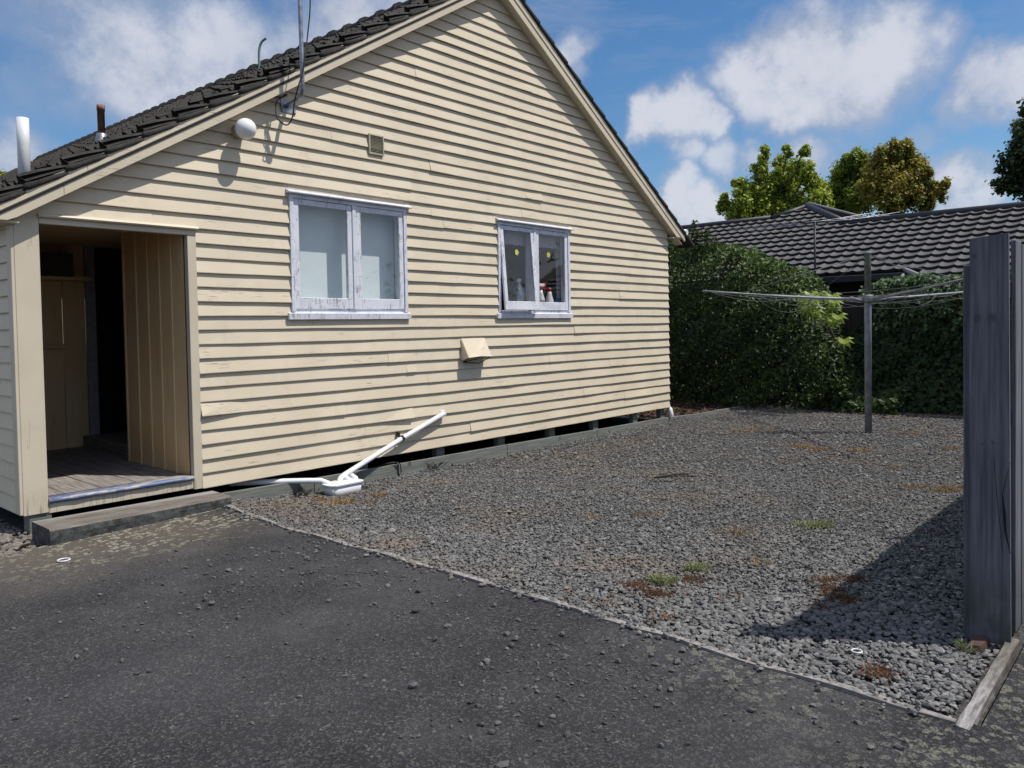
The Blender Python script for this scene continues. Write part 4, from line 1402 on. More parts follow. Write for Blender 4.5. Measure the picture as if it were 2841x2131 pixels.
tag(ring_((1.83, -1.19, .006), .037, .005).build('plastic_ring', WHP), 'white plastic ring lying on the asphalt in front of the step', 'ring')
tag(ring_((3.69, -5.72, -.01), .022, .004).build('plastic_ring', WHP), 'tiny white plastic ring on the gravel close to the timber edging corner', 'ring')
m = MB(); m.tube([(7.05, -2.60, -.10), (7.25, -2.70, -.085), (7.42, -2.80, -.09)], .008, 5); m.tube([(7.05, -2.61, -.10), (7.3, -2.78, -.095), (7.38, -2.92, -.10)], .007, 5); m.tube([(7.25, -2.7, -.085), (7.44, -2.74, -.09)], .006, 5)
tag(m.build('twig', TWIG), 'dark forked twig lying in the middle of the gravel yard', 'twig')
tt = stones('broken_stone', np.array([(1.80, -0.52, 0.0)]), np.array([.11])); tt['kind'] = 'thing'
tag(tt, 'pale lump of broken rock on the gravel beside the end of the step', 'rock')
m = MB(); m.loft([[(4.08, -6.15, -.03), (4.185, -6.17, -.03), (4.17, -6.10, -.03), (4.06, -6.09, -.03)], [(4.09, -6.145, -.005), (4.18, -6.165, .012), (4.17, -6.11, .016), (4.07, -6.10, -.002)]])
tag(m.build('brick_piece', simple('brick', (0.075, 0.042, 0.034), .9, 0, .3, 20, .5)), 'broken red brick piece at the foot of the end paling', 'brick')

# ------------------------------------------------------------------ paling fence at the right
fen = thing('paling_fence', 'tall weathered grey paling fence at the right edge of the yard', 'fence', (4.3, -6.2, 0))
m = MB()
rings = []
for i in range(14):
    z = -0.02 + i * (1.92 / 13)
    t_ = i / 13
    split = 0.0
    y0 = -6.080 + 0.002 * math.sin(i); y1 = -6.248 + 0.010 * t_
    rings.append([(4.200, y0, z), (4.200, y1, z + .014 * t_), (4.222, y1, z + .014 * t_), (4.222, y0, z)])
m.loft(rings); m.build('end_paling', FENCE, fen, label='broad end board turned to face the yard')
m = MB(); m.tube([(4.1995, -6.18, .864), (4.1995, -6.192, .688), (4.1995, -6.207, .523), (4.1995, -6.215, .398)], [.0006, .0012, .0012, .0005], 5); m.tube([(4.1995, -6.246, .853), (4.1995, -6.214, .70), (4.1995, -6.222, .60), (4.1995, -6.226, .52), (4.1995, -6.247, .423)], [.0006, .002, .007, .004, .001], 5); m.build('split', DARK, fen)
m = MB(); m.box(4.235, -6.165, -.2, 4.335, -6.046, 1.78, .004); m.build('post', FENCE, fen)
for px in (6.6, 8.9, 11.2, 13.5):
    m = MB(); m.box(px, -6.165, -.2, px + .1, -6.068, 1.74, .004); m.build('post', FENCE, fen)
for zr in (.3, 1.0, 1.62):
    m = MB(); m.box(4.34, -6.215, zr, 14.2, -6.17, zr + .075); m.build('rail', FENCE, fen)
i = 0; xx = 4.40
while xx < 14.1:
    w = random.uniform(.135, .15)
    yo = random.uniform(-.004, .004)
    m = MB(); m.box(xx, -6.240 + yo, -.03 + random.uniform(0, .03), xx + w, -6.218 + yo, 1.89 + random.uniform(-.02, .03), .003); m.build('paling', FENCE, fen)
    xx += w + random.uniform(.006, .02)

# ------------------------------------------------------------------ rotary clothes line
PX, PY = 11.967, -3.254
PZ = float(zg(PX, PY))
cl = thing('clothesline', 'grey rotary clothes line standing in the gravel before the ivy', 'clothesline', (PX, PY, PZ))
m = MB(); m.tube([(PX, PY, PZ - .1), (PX, PY, 1.80), (PX, PY, 1.85)], .049, 14); m.build('pole', PIPEGAL, cl)
m = MB(); m.tube([(PX, PY, 1.851), (PX, PY, 2.47), (PX, PY, 2.50)], .046, 14); m.build('upper_pole', simple('mossy_pipe', (0.13, 0.145, 0.115), .7, .2, .3, 9), cl)
m = MB(); m.lathe((PX, PY, 1.79), [(.062, 0), (.075, .01), (.075, .10), (.062, .11)], 14); m.build('hub', PIPEGAL, cl)
m = MB(); m.lathe((PX, PY, 2.50), [(.052, 0), (.052, .025), (.02, .03)], 12); m.build('cap', PIPEGAL, cl)
R2 = Vector((math.cos(YAW), -math.sin(YAW), 0)); F2 = Vector((math.sin(YAW), math.cos(YAW), 0))
ph = math.radians(1.5); AL = 2.44
dirs = []
for q in range(4):
    a = math.pi + ph + q * math.pi / 2
    dirs.append((R2 * math.cos(a) + F2 * math.sin(a)).normalized())
hub = Vector((PX, PY, 1.83))


def armpt(q, u): return hub + dirs[q % 4] * (AL * u) + Vector((0, 0, 0.10 * u + 0.07 * u * u))


for q in range(4):
    m = MB(); m.tube([armpt(q, u) for u in (0.02, .25, .5, .75, 1.0)], [.021, .019, .017, .015, .013], 8); m.build('arm', PIPEGAL, cl)
    m = MB(); m.tube([Vector((PX, PY, 2.49)), armpt(q, .78)], .005, 5); m.build('stay', ROPE, cl)
    m = MB(); m.tube([hub + Vector((0, 0, -.02)) + dirs[q] * .05, armpt(q, .11) + Vector((0, 0, .01))], .03, 8); m.build('socket', PIPEGAL, cl)
for kf, sag in ((.97, .22), (.84, .10), (.70, .20), (.55, .08), (.42, .12)):
    for q in range(4):
        a, b = armpt(q, kf), armpt(q + 1, kf)
        sg = sag * random.uniform(.3, 1.5)
        P = [a.lerp(b, u) - Vector((0, 0, sg * 4 * u * (1 - u))) for u in np.linspace(0, 1, 9)]
        m = MB(); m.tube(P, .003, 4); m.build('line', ROPE, cl)


# ------------------------------------------------------------------ foliage
def leaves(name, P, N, size, mat, parent=None, tint=None, asp=0.55, fold=0.25, droop=0.0, **props):
    """one mesh of folded leaf blades; P centres, N facing normals"""
    n = len(P)
    P = np.asarray(P); N = np.asarray(N, float)
    N /= np.linalg.norm(N, axis=1, keepdims=True) + 1e-9
    r = rng.normal(size=(n, 3)); r[:, 2] -= droop
    T = r - N * (r * N).sum(1, keepdims=True); T /= np.linalg.norm(T, axis=1, keepdims=True) + 1e-9
    B = np.cross(N, T)
    s = np.asarray(size)[:, None] if np.ndim(size) else np.full((n, 1), size)
    tip = P + T * s * .6; base = P - T * s * .5
    l = P + B * s * asp * .5 + N * s * fold * .4; rr = P - B * s * asp * .5 + N * s * fold * .4
    mid = P + T * s * .05
    V = np.stack([base, l, tip, rr], 1).reshape(-1, 3)
    i = np.arange(n) * 4
    F = np.concatenate([np.stack([i, i + 1, i + 2], 1), np.stack([i, i + 2, i + 3], 1)])
    if tint is None: tint = rng.uniform(0, 1, n)
    return np_mesh(name, V, F, mat, parent, np.repeat(tint, 4), False, **props)


def lump(x, y, z, f=1.3, seed=0.0):
    return (np.sin(x * 2.1 * f + 1.3 + seed) * np.cos(y * 2.7 * f + .4 + seed) + np.sin(z * 3.1 * f + y * 1.9 * f + 2.1 + seed) + .6 * np.sin(y * 6.3 * f + z * 5.1 * f + seed)) / 2.6


# hedge
hg = thing('hedge', 'big rounded dark green hedge beyond the house corner', 'hedge', (14.5, 0, -.12))
N_ = 330000
x = rng.uniform(13.55, 15.6, N_); y = rng.uniform(-3.0, 3.0, N_); z = rng.uniform(-.12, 3.6, N_)
hy = np.interp(y, [-2.30, -2.1, -1.9, -1.72, -1.55, -1.35, -0.95, .25, 1.45, 3.0], [.2, .75, 1.2, 1.55, 1.80, 2.25, 2.62, 3.06, 3.25, 3.35])
lum = lump(x, y, z) * .22 + lump(x, y, z, 3.1, 1.7) * .09
front = 14.05 + .35 * np.clip((z - hy * .35) / (hy * .65), 0, 1) ** 3 + .25 * np.clip((.9 - z) / 1.0, 0, 1) - lum
top = hy + lum * .8 - .25 * np.clip((14.6 - x) / .6, 0, 1) ** 2
dep = np.minimum.reduce([x - front, top - z])
keep = (dep > 0) & (rng.uniform(0, 1, N_) < np.exp(-dep / .13) * .95 + .03)
x, y, z, dep = x[keep], y[keep], z[keep], dep[keep]
NN = np.stack([-.8 + rng.normal(0, .55, len(x)), rng.normal(-.2, .55, len(x)), .55 + rng.normal(0, .5, len(x))], 1)
tn = np.clip(.02 + .5 * rng.uniform(0, 1, len(x)) ** 1.6 + .38 * np.clip((z - 1.2) / 1.6, 0, 1) + .3 * lump(x, y, z, 2.6), 0, 1)  # light on the top and shade below are painted into the leaf tint
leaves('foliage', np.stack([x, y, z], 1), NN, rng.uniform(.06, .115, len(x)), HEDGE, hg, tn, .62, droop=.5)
# upright shoots at the house end
for sx, sy, h in ((14.5, .91, .52), (14.5, .62, .36), (14.55, 1.1, .36), (14.5, .80, .30), (14.45, .45, .20), (14.5, 1.3, .3)):
    b = float(np.interp(sy, [.25, 1.45], [3.06, 3.25])) - .05
    m = MB(); m.tube([(sx, sy, b - .5), (sx + .02, sy, b + h)], .008, 5); m.build('shoot', BARK, hg)
    n = int(h * 110) + 16
    zz = b - .1 + (h + .12) * rng.uniform(0, 1, n); a = rng.uniform(0, 6.28, n)
    P = np.stack([sx + .05 * np.cos(a), sy + .05 * np.sin(a), zz], 1)
    leaves('shoot_leaves', P, np.stack([np.cos(a) * .6, np.sin(a) * .6, np.full(n, .7)], 1), rng.uniform(.10, .16, n), HEDGE, hg, rng.uniform(.1, .5, n), .32)

# back fence under the ivy
bf = thing('back_fence', 'dark brown board fence almost hidden by ivy, behind the clothes line', 'fence', (15.3, -3.5, -.12))
for i in range(42):
    y0 = 2.0 - i * .205
    m = MB(); m.box(15.42, y0 - .2, -.2, 15.445, y0, 2.02 if y0 < -1.9 else 1.9, .003); m.build('board', DARKWALL, bf)
iv = thing('ivy', 'thick ivy covering the back fence behind the clothes line', 'ivy', (15.3, -4, -.12))
N_ = 150000
y = rng.uniform(-7.2, -1.55, N_); z = rng.uniform(-.14, 2.5, N_); x = rng.uniform(14.9, 15.75, N_)
lum = lump(x, y, z, 1.6, 3.0)
th = .20 + .10 * lum + .18 * np.clip((z - 1.75) / .4, 0, 1) + .22 * np.clip((.35 - z) / .5, 0, 1)
topz = np.interp(y, [-7.2, -3.9, -3.2, -2.6, -2.2, -1.9], [2.36, 2.34, 2.30, 2.25, 2.2, 1.5]) + .06 * lum
back = np.where(z > 2.0, 15.7, 15.42)
dep = x - (15.42 - th)
bare = (y > -2.35) & (z > .95 + (-y - 1.55) * .9) & (z < 1.95)          # a gap where the boards show
keep = (dep > 0) & (x < back) & (z < topz) & ~bare & (rng.uniform(0, 1, N_) < np.exp(-dep / .09) + .05)
x, y, z = x[keep], y[keep], z[keep]
NN = np.stack([-.9 + rng.normal(0, .4, len(x)), rng.normal(0, .45, len(x)), .35 + .9 * np.clip((z - 1.9) / .3, 0, 1) + rng.normal(0, .35, len(x))], 1)
tn = np.clip(.1 + .5 * rng.uniform(0, 1, len(x)) + .4 * np.clip((z - 1.9) / .3, 0, 1), 0, 1)  # leaves along the top edge tinted paler, as if catching the sun
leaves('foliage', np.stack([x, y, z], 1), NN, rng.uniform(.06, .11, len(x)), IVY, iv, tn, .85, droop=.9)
# hanging trails
TP = []; TN = []
for i in range(30):
    ty = rng.uniform(-5.2, -2.3); ln = rng.uniform(.2, .8); tx = 15.08 - rng.uniform(0, .14)
    n = int(ln * 34)
    zz = 2.08 - ln * rng.uniform(0, 1, n)
    TP.append(np.stack([tx + rng.normal(0, .03, n), ty + rng.normal(0, .035, n) + .1 * np.sin(zz * 5 + i), zz], 1))
    TN.append(np.stack([np.full(n, -.8), rng.normal(0, .5, n), rng.uniform(.1, .9, n)], 1))
TP = np.concatenate(TP); TN = np.concatenate(TN)
leaves('trails', TP, TN, rng.uniform(.05, .09, len(TP)), IVY, iv, rng.uniform(.45, 1, len(TP)), .85, droop=1.2, kind='stuff')


# palmate shrub in the gap
def palmate(c, nrm, size, parent):
    nrm = Vector(nrm).normalized(); t = nrm.cross(Vector((0, 0, 1))).normalized(); u = t.cross(nrm)
    m = MB(); c = Vector(c)
    for j in range(7):
        a = math.radians(-105 + 35 * j)
        dv = (t * math.sin(a) - u * math.cos(a)); sd = nrm.cross(dv)
        L = size * (1 - .12 * abs(j - 3) / 3)
        m.face([c, c + dv * L * .5 + sd * L * .14 + nrm * .02, c + dv * L - nrm * L * .2, c + dv * L * .5 - sd * L * .14 + nrm * .02])
    o = m.build('leaf', FATSIA, parent)
    a_ = o.data.attributes.new('tint', 'FLOAT', 'POINT'); a_.data.foreach_set('value', np.full(len(o.data.vertices), random.uniform(0, 1), np.float32))


fs = thing('palmate_shrub', 'bright yellow-green shrub with large hand-shaped leaves, between hedge and ivy', 'shrub', (14.6, -2.2, 0))
for i in range(17):
    yy = -1.74 + random.uniform(-.36, .25); zz = random.uniform(1.76, 2.06) - .3 * abs(yy + 1.8)
    palmate((13.85 + random.uniform(-.15, .2), yy, zz), (-.6 + random.uniform(-.3, .3), random.uniform(-.5, .3), .8), random.uniform(.17, .25), fs)
for yy, zz in ((-1.98, 1.62), (-2.2, 1.62), (-2.12, 1.55), (-2.3, 1.2)):
    palmate((13.8, yy, zz), (-.8, -.3, .55), .2, fs)
m = MB(); m.tube([(14.75, -2.1, -.1), (14.5, -2.0, 1.0), (14.0, -1.8, 1.8)], .02, 6); m.build('stem', BARK, fs)


# ------------------------------------------------------------------ neighbour's house
nb = thing('neighbour_house', 'neighbouring dark house with a grey wave-tiled roof beyond hedge and ivy', 'house', (17.5, -1, 0))
XE, ZE, SL = 17.0, 2.50, 0.466
cpt = Vector((0, -6.9, 1.52))


def roofpt(px, py):
    x = (px - 1420.5) / 2143.2; y = (py - 968.9) / 2143.2
    v = rt * x + dn * y + fw
    # plane z - ZE = SL*(x-XE)
    t = (ZE - cpt.z + SL * (cpt.x - XE)) / (v.z - SL * v.x)
    return cpt + v * t


def u_of(p): return p.x - XE


UR1 = 3.02    # right part of the ridge
UL1 = 4.02    # left part, a little higher
pk = (1.30, 4.72)   # y, u of the small gablet's peak


def top_u(y):
    # outline of the slope's upper edge
    return float(np.interp(y, [-9, -.29, -.28, 1.30, 2.05, 2.06, 8], [UR1, UR1, UR1 + .02, pk[1], UL1, UL1, UL1]))


PW, CE = 0.27, 0.345
def ntile_mesh():
    V = []; F = []
    prof = [(0.0, .026), (.016, .030), (.032, .024), (.045, .012), (.10, .0), (.16, .002), (.22, .012), (.27, .026)]
    n = len(prof)
    for (u, l) in ((0, .066), (.40, 0.0)):
        for yy, h in prof: V.append((u, -yy, h + l))
    for yy, h in prof: V.append((0.045, -yy, h + .066 - .078))
    for j in range(n - 1): F.append((j, j + 1, n + j + 1, n + j)); F.append((2 * n + j, 2 * n + j + 1, j + 1, j))
    return np.array(V), F


NV, NF = ntile_mesh()
me_n = bpy.data.meshes.new('roof_tile'); me_n.from_pydata([tuple(v) for v in NV], [], NF); me_n.materials.append(NTILE)
for p in me_n.polygons: p.use_smooth = False
ang = math.atan(SL); ca = math.cos(ang)
lst = []
for r in range(-3, 16):
    s = r * CE
    u = s * ca
    for c in range(48):
        y = 5.6 - c * PW
        if u > min(top_u(y), top_u(y - PW)) + .02: continue
        if r < 0 and y > -2.45 + u * .9: continue
        lst.append((u, y))
lst.sort(key=lambda t: math.hypot(XE + t[0], t[1] + 6.9) + (0 if -6.3 < t[1] < 4.2 else 50))
nl = Vector(nb.location); V = []; F = []
for i, (u, y) in enumerate(lst):
    mt = Matrix.Translation((XE + u, y, ZE + SL * u)) @ Matrix.Rotation(-ang, 4, 'Y')
    if i < 300:
        o = bpy.data.objects.new('roof_tile', me_n); link(o, nb); o.matrix_local = Matrix.Translation(-nl) @ mt
    else:
        V.append((np.c_[NV, np.ones(len(NV))] @ np.array(mt).T)[:, :3]); F.append(np.array(NF) + (len(V) - 1) * len(NV))
if V: np_mesh('far_roof_tiles', np.concatenate(V), np.concatenate(F), NTILE, nb, kind='stuff')
m = MB()
ysn = [5.7, 2.06, 2.05, 1.30, -.28, -.29, -8]
m.face([(XE - .02, 5.7, ZE - .03), (XE - .02, -8, ZE - .03)] + [(XE + top_u(y), y, ZE + SL * top_u(y) - .02) for y in ysn[::-1]])
m.build('roof_deck', DARKWALL, nb)


def capline(a, b, w, nm, mat, r=.09):
    m = MB(); m.tube([a, b], r, 8); return m.build(nm, mat, nb)


def rp(y, u, dz=.05): return Vector((XE + u, y, ZE + SL * u + dz))


capline(rp(5.7, UL1), rp(2.05, UL1), 0, 'ridge_capping', DARKCAP, .085)
capline(rp(2.05, UL1), rp(pk[0], pk[1]), 0, 'ridge_capping', DARKCAP, .07)
capline(rp(pk[0], pk[1]), rp(-.28, UR1), 0, 'ridge_capping', DARKCAP, .10)
capline(rp(pk[0] - .02, pk[1] + .02, .13), rp(-.62, UR1 + .1, .14), 0, 'barge_flashing', GREYEDGE, .035)
capline(rp(-.25, UR1), rp(-8.2, UR1), 0, 'ridge_capping', DARKCAP, .095)
m = MB(); m.face([rp(pk[0] - .02, pk[1] + .02, .1), rp(-.62, UR1 + .1, .1), rp(-.62, UR1 + .1, .1) + Vector((3, -.3, -.6)), rp(pk[0], pk[1], .1) + Vector((3, 0, 0))]); m.build('far_slope', DARKCAP, nb)
m = MB(); m.box(XE - .10, -2.5, ZE - .16, XE + .02, 5.7, ZE - .02, .01); m.build('gutter', DARKCAP, nb)
m = MB(); m.box(XE + .55, -8, -.2, XE + .7, 5.7, ZE + .1); m.build('wall', DARKWALL, nb)
m = MB(); m.box(XE - .02, -2.5, ZE - .17, XE + .56, 5.7, ZE - .165); m.build('soffit', DARKWALL, nb)
m = MB(); m.tube([(XE - .02, -2.45, ZE + .03), (XE - .95, -3.3, ZE - .36)], .055, 6); m.build('hip_flashing', GREYEDGE, nb)
m = MB(); m.tube([(XE - .05, -2.45, ZE - .05), (XE - 1.25, -2.40, ZE - .50)], .04, 6); m.build('verge_flashing', GREYEDGE, nb)
m = MB(); m.box(XE + 4.2, -8, -.2, XE + 8, 5.7, ZE + 1.2); m.build('back_wall', DARKWALL, nb)

# television aerial in front of that roof
AXX, AYY = 16.55, -0.22
ta = thing('television_aerial', 'thin television aerial with long rods before the neighbouring roof', 'aerial', (AXX, AYY, 1.9))


def at_x(px, py, X0):
    x = (px * 1.28436 - 1420.5) / 2143.2; y = (py * 1.28436 - 968.9) / 2143.2
    v = rt * x + dn * y + fw
    return cpt + v * (X0 / v.x)


b0 = at_x(1760, 640, AXX); b1 = at_x(1760, 478, AXX)
AYY = b1.y
m = MB(); m.tube([(AXX, AYY, b0.z - .4), (AXX, AYY, b1.z)], .022, 8); m.build('mast', BLACK, ta)
bd = Vector((.55, -.83, .02)).normalized()
c0 = Vector((AXX, AYY, b1.z - .02))
m = MB(); m.tube([c0 - bd * .30, c0 + bd * .75], .018, 6); m.build('boom', BLACK, ta)
for i, (o_, L) in enumerate(((-.25, 3.0), (.0, 2.6), (.3, 2.3), (.65, 2.0))):
    c = c0 + bd * o_; d2 = Vector((.30, -1.0, .10)).normalized() if i % 2 else Vector((.42, -.95, .055)).normalized()
    m = MB(); m.tube([c - d2 * L * .5, c + d2 * L * .5], .008, 5); m.build('rod', GALV, ta)


# ------------------------------------------------------------------ trees beyond
def tree(name, lab, cx, cy, base, blobs, mat, n, trunk_r=.18, leaf=.16, mats=None, sub=None):
    """blobs: (dx lateral, dz height, radius) seen from the yard; crown of many leaf clumps"""
    t = thing(name, lab, 'tree', (cx, cy, base), 'trees beyond the neighbouring roof')
    tv = Vector((cx, cy + 6.9, 0)).normalized(); lat = Vector((tv.y, -tv.x, 0))
    zb = min(b[1] for b in blobs)
    m = MB(); m.tube([(cx, cy, base), (cx + .05, cy, base + (zb - base) * .5), (cx, cy, zb)], [trunk_r, trunk_r * .8, trunk_r * .55], 8); m.build('trunk', BARK, t)
    P = []; NN = []; TT = []
    tot = sum(b[2] ** 2 for b in blobs)
    lm = MB()
    for dx, dz, r in blobs:
        dy = random.uniform(-.6, .6)
        c = Vector((cx, cy, 0)) + lat * dx + tv * dy + Vector((0, 0, dz))
        lm.tube([(cx, cy, zb - .3), ((cx + c.x) / 2, (cy + c.y) / 2, (zb + c.z) / 2 - .1), (c.x, c.y, c.z + r * .5)], [trunk_r * .4, trunk_r * .25, .02], 5)
        k_ = int(n * r * r / tot)
        # clumps inside the blob
        nc = max(10, int(k_ / 44))
        cc = rng.normal(size=(nc, 3)); cc /= np.linalg.norm(cc, axis=1, keepdims=True); cc *= (rng.uniform(.15, 1.05, (nc, 1)) ** .55) * r
        cc[:, 2] *= 1.25
        for q in cc:
            s = rng.uniform(.10, .24) * r + .07
            kk = int(rng.integers(24, 64))
            pp = rng.normal(size=(kk, 3)) * s * .62
            P.append(pp + q + np.array(c)); 
            nn = pp / (np.linalg.norm(pp, axis=1, keepdims=True) + 1e-6) + np.array([0, 0, .5]) + rng.normal(0, .4, (kk, 3))
            NN.append(nn)
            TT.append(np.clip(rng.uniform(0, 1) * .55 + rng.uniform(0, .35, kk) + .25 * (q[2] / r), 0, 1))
    lm.build('limbs', BARK, t)
    P = np.concatenate(P); NN = np.concatenate(NN); TT = np.concatenate(TT)
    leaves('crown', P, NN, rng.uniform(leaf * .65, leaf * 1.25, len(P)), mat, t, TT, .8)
    return t


def tpos(px, dist):
    x = (px * 1.28436 - 1420.5) / 2143.2
    v = rt * x + fw; v.z = 0; v.normalize()
    return v.x * dist, v.y * dist - 6.9


def tz(py, dist):
    return 1.52 + (889 - py * 1.28436) / 2143.2 * dist * .94


D = 34.0
S_ = 1.28436 / 2143.2 * D * .93
cx, cy = tpos(1675, D)


def bl(lst, c): return [((a - c) * S_, tz(b, D), r * S_) for a, b, r in lst]


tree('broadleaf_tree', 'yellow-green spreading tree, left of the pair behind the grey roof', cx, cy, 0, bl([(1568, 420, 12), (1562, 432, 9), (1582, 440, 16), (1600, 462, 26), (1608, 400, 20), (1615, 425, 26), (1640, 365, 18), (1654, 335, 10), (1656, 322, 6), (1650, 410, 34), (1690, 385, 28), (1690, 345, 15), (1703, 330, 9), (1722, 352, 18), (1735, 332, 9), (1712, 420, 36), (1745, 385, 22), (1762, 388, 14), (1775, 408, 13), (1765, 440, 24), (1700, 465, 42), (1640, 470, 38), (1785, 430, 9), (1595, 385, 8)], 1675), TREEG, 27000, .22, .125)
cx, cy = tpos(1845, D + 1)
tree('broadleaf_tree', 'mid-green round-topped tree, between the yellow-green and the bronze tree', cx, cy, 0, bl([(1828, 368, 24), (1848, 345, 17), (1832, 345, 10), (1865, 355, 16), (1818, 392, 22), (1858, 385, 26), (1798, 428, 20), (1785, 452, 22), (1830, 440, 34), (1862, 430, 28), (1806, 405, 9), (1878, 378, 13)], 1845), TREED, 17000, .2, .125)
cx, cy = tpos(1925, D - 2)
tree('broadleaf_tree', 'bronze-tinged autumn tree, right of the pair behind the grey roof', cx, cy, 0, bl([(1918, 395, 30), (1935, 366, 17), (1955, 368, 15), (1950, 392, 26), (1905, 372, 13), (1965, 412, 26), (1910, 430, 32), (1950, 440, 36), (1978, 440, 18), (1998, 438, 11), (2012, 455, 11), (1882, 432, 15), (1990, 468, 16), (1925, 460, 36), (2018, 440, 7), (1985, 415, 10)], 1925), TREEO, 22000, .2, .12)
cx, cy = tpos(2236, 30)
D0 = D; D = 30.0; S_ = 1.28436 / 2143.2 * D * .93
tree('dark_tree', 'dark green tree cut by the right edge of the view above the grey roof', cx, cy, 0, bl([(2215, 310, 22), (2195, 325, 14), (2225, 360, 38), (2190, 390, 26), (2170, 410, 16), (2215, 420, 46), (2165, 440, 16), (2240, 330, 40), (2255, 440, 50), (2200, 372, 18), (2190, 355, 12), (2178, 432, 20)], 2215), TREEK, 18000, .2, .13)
D = 45.0; S_ = 1.28436 / 2143.2 * D * .93
cx, cy = tpos(8, D)
tree('distant_tree', 'small yellow-green tree top showing over the roof at the far left', cx, cy, 0, [((a - 8) * S_, 1.52 + (929 - b * 1.28436) / 2143.2 * D * .85, r * S_) for a, b, r in [(5, 385, 16), (-10, 395, 20), (22, 390, 8), (70, 362, 7), (75, 358, 5), (40, 400, 16)]], TREEG, 3000, .15, .2)

# a garden tree and a pale shed across the drive, which the kitchen panes mirror
t_ = thing('garden_tree', 'leafy garden tree across the drive, mirrored in the right window', 'tree', (20.5, -13.5, 0))
m = MB(); m.tube([(20.5, -13.5, 0), (20.5, -13.5, 2.0)], .15, 7); m.build('trunk', BARK, t_)
q = rng.normal(size=(2600, 3)) * np.array([1.2, 1.2, .9]) + np.array([20.5, -13.5, 2.7])
leaves('crown', q, rng.normal(size=(2600, 3)) + np.array([0, 0, .6]), rng.uniform(.2, .34, 2600), TREED, t_)


# ------------------------------------------------------------------ weeds and chips in the gravel
def tufts(P, mat, name, h=.03, blades=7, spread=.03, width=.004, **props):
    V = []; F = []; T = []
    for (x, y, z) in P:
        for j in range(blades):
            a = rng.uniform(0, 6.28); b = rng.uniform(0, 6.28); hh = h * rng.uniform(.4, 1.3)
            ox, oy = rng.normal(0, spread, 2)
            ln = hh * rng.uniform(.5, 1.6)
            p0 = np.array([x + ox, y + oy, z]); d = np.array([math.cos(a) * ln, math.sin(a) * ln, hh]); sd = np.array([math.cos(b), math.sin(b), 0]) * width * rng.uniform(.6, 1.6)
            i = len(V)
            V += [p0 - sd, p0 + sd, p0 + d * .6 + sd * .8 + np.array([0, 0, hh * .15]), p0 + d]
            F += [(i, i + 1, i + 2), (i, i + 2, i + 3)]
            T += [rng.uniform(0, 1)] * 4
    return np_mesh(name, np.array(V), np.array(F), mat, None, np.array(T), False, **props)


def patch(cx, cy, rx, ry, n):
    P = []
    for _ in range(n):
        a = rng.uniform(0, 6.28); r = rng.uniform(0, 1) ** .6
        x = cx + rx * r * math.cos(a); y = cy + ry * r * math.sin(a)
        if y > -0.1 and x < 11.8: continue
        P.append((x, y, float(zg(x, y)) + .006))
    return P


def gp(px, py, z=-.1):
    x = (px * 1.28436 - 1420.5) / 2143.2; y = (py * 1.28436 - 968.9) / 2143.2
    v = rt * x + dn * y + fw
    t = (z - cpt.z) / v.z
    p = cpt + v * t
    return p.x, p.y


def patches(lst):
    P = []
    for px, py, w, d, n in lst:
        x, y = gp(px, py, -.10)
        dist = math.hypot(x, y + 6.9)
        rx = w * 1.28436 / 2143.2 * dist * .9
        # wide across the view, narrow along it
        for q in patch(0, 0, 1, 1, n):
            a, b = q[0] * rx, q[1] * d
            xx = x + a * R2.x + b * F2.x; yy = y + a * R2.y + b * F2.y
            if (yy > -.1 and xx < 11.8) or yy < -6.1 or xx < 3.32: continue
            P.append((xx, yy, float(zg(xx, yy)) + .012))
    return P


tufts(patches([(740, 1079, 28, .09, 70), (815, 1063, 14, .05, 45), (690, 1075, 12, .04, 20), (800, 1078, 10, .03, 12), (1640, 922, 48, .22, 90), (1390, 940, 30, .16, 45), (1720, 956, 24, .2, 60), (1760, 962, 22, .2, 60), (1850, 964, 26, .16, 45), (1700, 945, 20, .12, 25), (1960, 932, 28, .1, 25), (2055, 960, 34, .2, 80), (2080, 985, 26, .18, 40), (2030, 1050, 40, .25, 80), (1960, 1040, 40, .2, 40), (1930, 1000, 30, .15, 30), (1790, 985, 24, .12, 26), (1590, 1135, 40, .2, 30), (1390, 1100, 26, .06, 24), (1300, 1320, 40, .03, 30), (1700, 985, 30, .12, 30), (1570, 1292, 6, .03, 8), (1430, 1350, 10, .03, 10), (1220, 1298, 14, .02, 10)]), WEEDO, 'dry_weeds', .015, 9, .05, .0045, kind='stuff')
tufts(patches([(1370, 1262, 20, .10, 70), (1415, 1283, 36, .09, 80), (1490, 1240, 26, .09, 50), (1775, 1255, 26, .10, 70), (1840, 1255, 26, .08, 70), (1815, 1300, 28, .10, 110), (1790, 1280, 24, .08, 50), (1770, 1322, 24, .06, 30), (1895, 1492, 17, .04, 60), (2110, 1420, 12, .03, 26), (1210, 965, 20, .1, 14), (1490, 890, 40, .3, 60), (1560, 900, 40, .3, 50)]), WEEDR, 'red_weeds', .014, 10, .036, .004, kind='stuff')
tufts(patches([(1600, 925, 40, .2, 24), (1740, 958, 20, .12, 26), (750, 1080, 24, .07, 26), (1280, 1110, 6, .03, 8), (1640, 1205, 14, .05, 10), (2040, 1055, 30, .2, 26), (1860, 965, 30, .1, 20), (710, 1088, 20, .05, 8)]), STRAW, 'straw_weeds', .03, 8, .04, .003, kind='stuff')
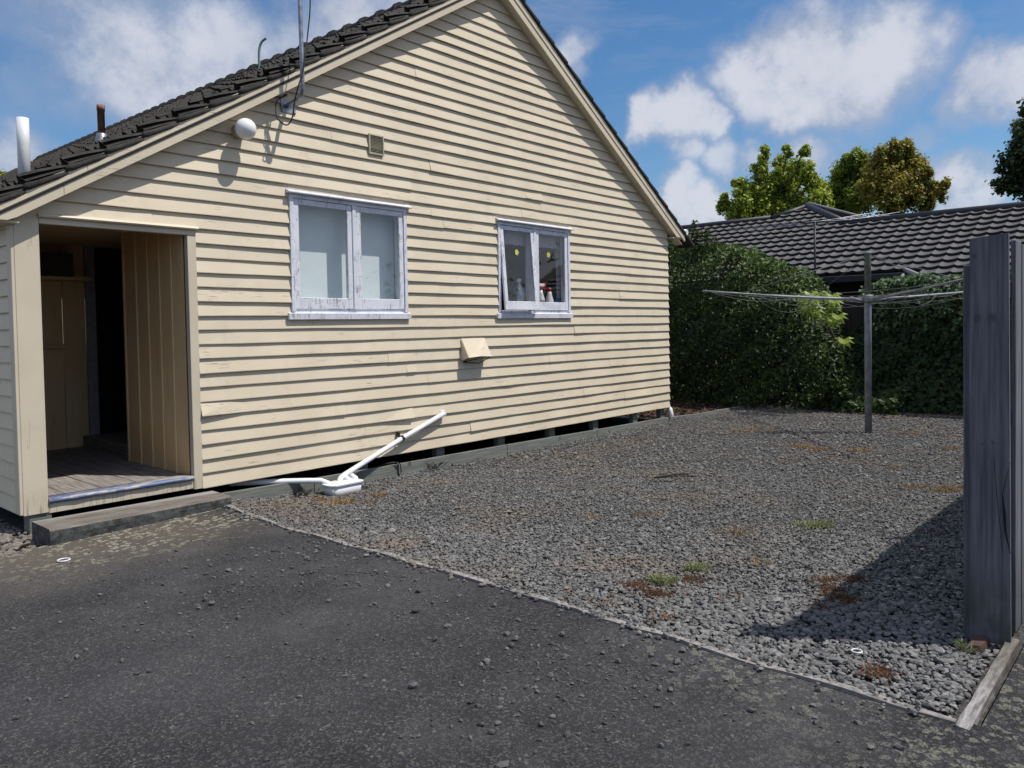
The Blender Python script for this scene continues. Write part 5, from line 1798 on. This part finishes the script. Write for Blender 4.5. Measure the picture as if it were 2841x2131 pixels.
for lab, L in (('pale green weed clump ringed by red weeds, in the middle of the gravel', [(1430, 1247, 28, .09, 260)]),
               ('small green weed clump just behind the red-ringed one', [(1500, 1215, 26, .07, 200)]),
               ('low olive-green weed mat farther back, left of the fence shadow', [(1755, 1122, 36, .09, 240)])):
    tag(tufts(patches(L), WEEDG, 'weed_clump', .022, 10, .026, .005), lab, 'weeds', 'green weed clumps in the gravel')
tag(tufts([(4.03, -6.09, -.01)] * 5, WEEDG, 'weed_clump', .03, 12, .014, .004), 'tiny green weed at the foot of the fence end board', 'weeds', 'green weed clumps in the gravel')
# dead stalks by the wall
tag(tufts([(4.28 + rng.normal(0, .05), -.27 + rng.normal(0, .05), -.12) for _ in range(14)], TWIG, 'dead_stalks', .06, 5, .02, .003), 'small dead brown stalks left of the gully box', 'weeds')
tag(tufts([(6.17 + rng.normal(0, .05), -.15 + rng.normal(0, .03), -.14) for _ in range(10)], TWIG, 'dead_stalks', .07, 4, .02, .003), 'small dead stalks against the base rail right of the gully', 'weeds')
# bark chips past the corner
n = 2600
x = rng.uniform(11.75, 14.6, n); y = rng.uniform(-.25, 1.6, n)
k2 = y > -0.10 - .06 * (x - 11.7)
x, y = x[k2], y[k2]
leaves('bark_chips', np.stack([x, y, zg(x, y) + rng.uniform(0, .035, len(x))], 1), np.stack([rng.normal(0, .35, len(x)), rng.normal(0, .35, len(x)), np.ones(len(x))], 1), rng.uniform(.05, .11, len(x)), MULCH, None, None, .45, kind='stuff')
m = MB(); m.loft([[(xx, yy - .025, -.22), (xx, yy - .025, -.085), (xx, yy + .025, -.085), (xx, yy + .025, -.22)] for xx, yy in ((11.74, -.06), (12.6, -.22), (13.9, -.28), (14.4, -.3))])
tag(m.build('timber_edging', OLDWOOD), 'grey timber edging between gravel and bark chips, past the house corner', 'edging')
# leaf litter and white flecks on the far gravel
n = 700
x = rng.uniform(9.5, 15, n); y = rng.uniform(-5.2, -.4, n)
kk = rng.uniform(0, 1, n) < np.clip((x - 9) / 6, 0.1, 1)
x, y = x[kk], y[kk]
leaves('leaf_litter', np.stack([x, y, zg(x, y) + .025], 1), np.stack([rng.normal(0, .3, len(x)), rng.normal(0, .3, len(x)), np.ones(len(x))], 1), rng.uniform(.03, .08, len(x)), MULCH, None, rng.uniform(.2, 1, len(x)), .45, kind='stuff')
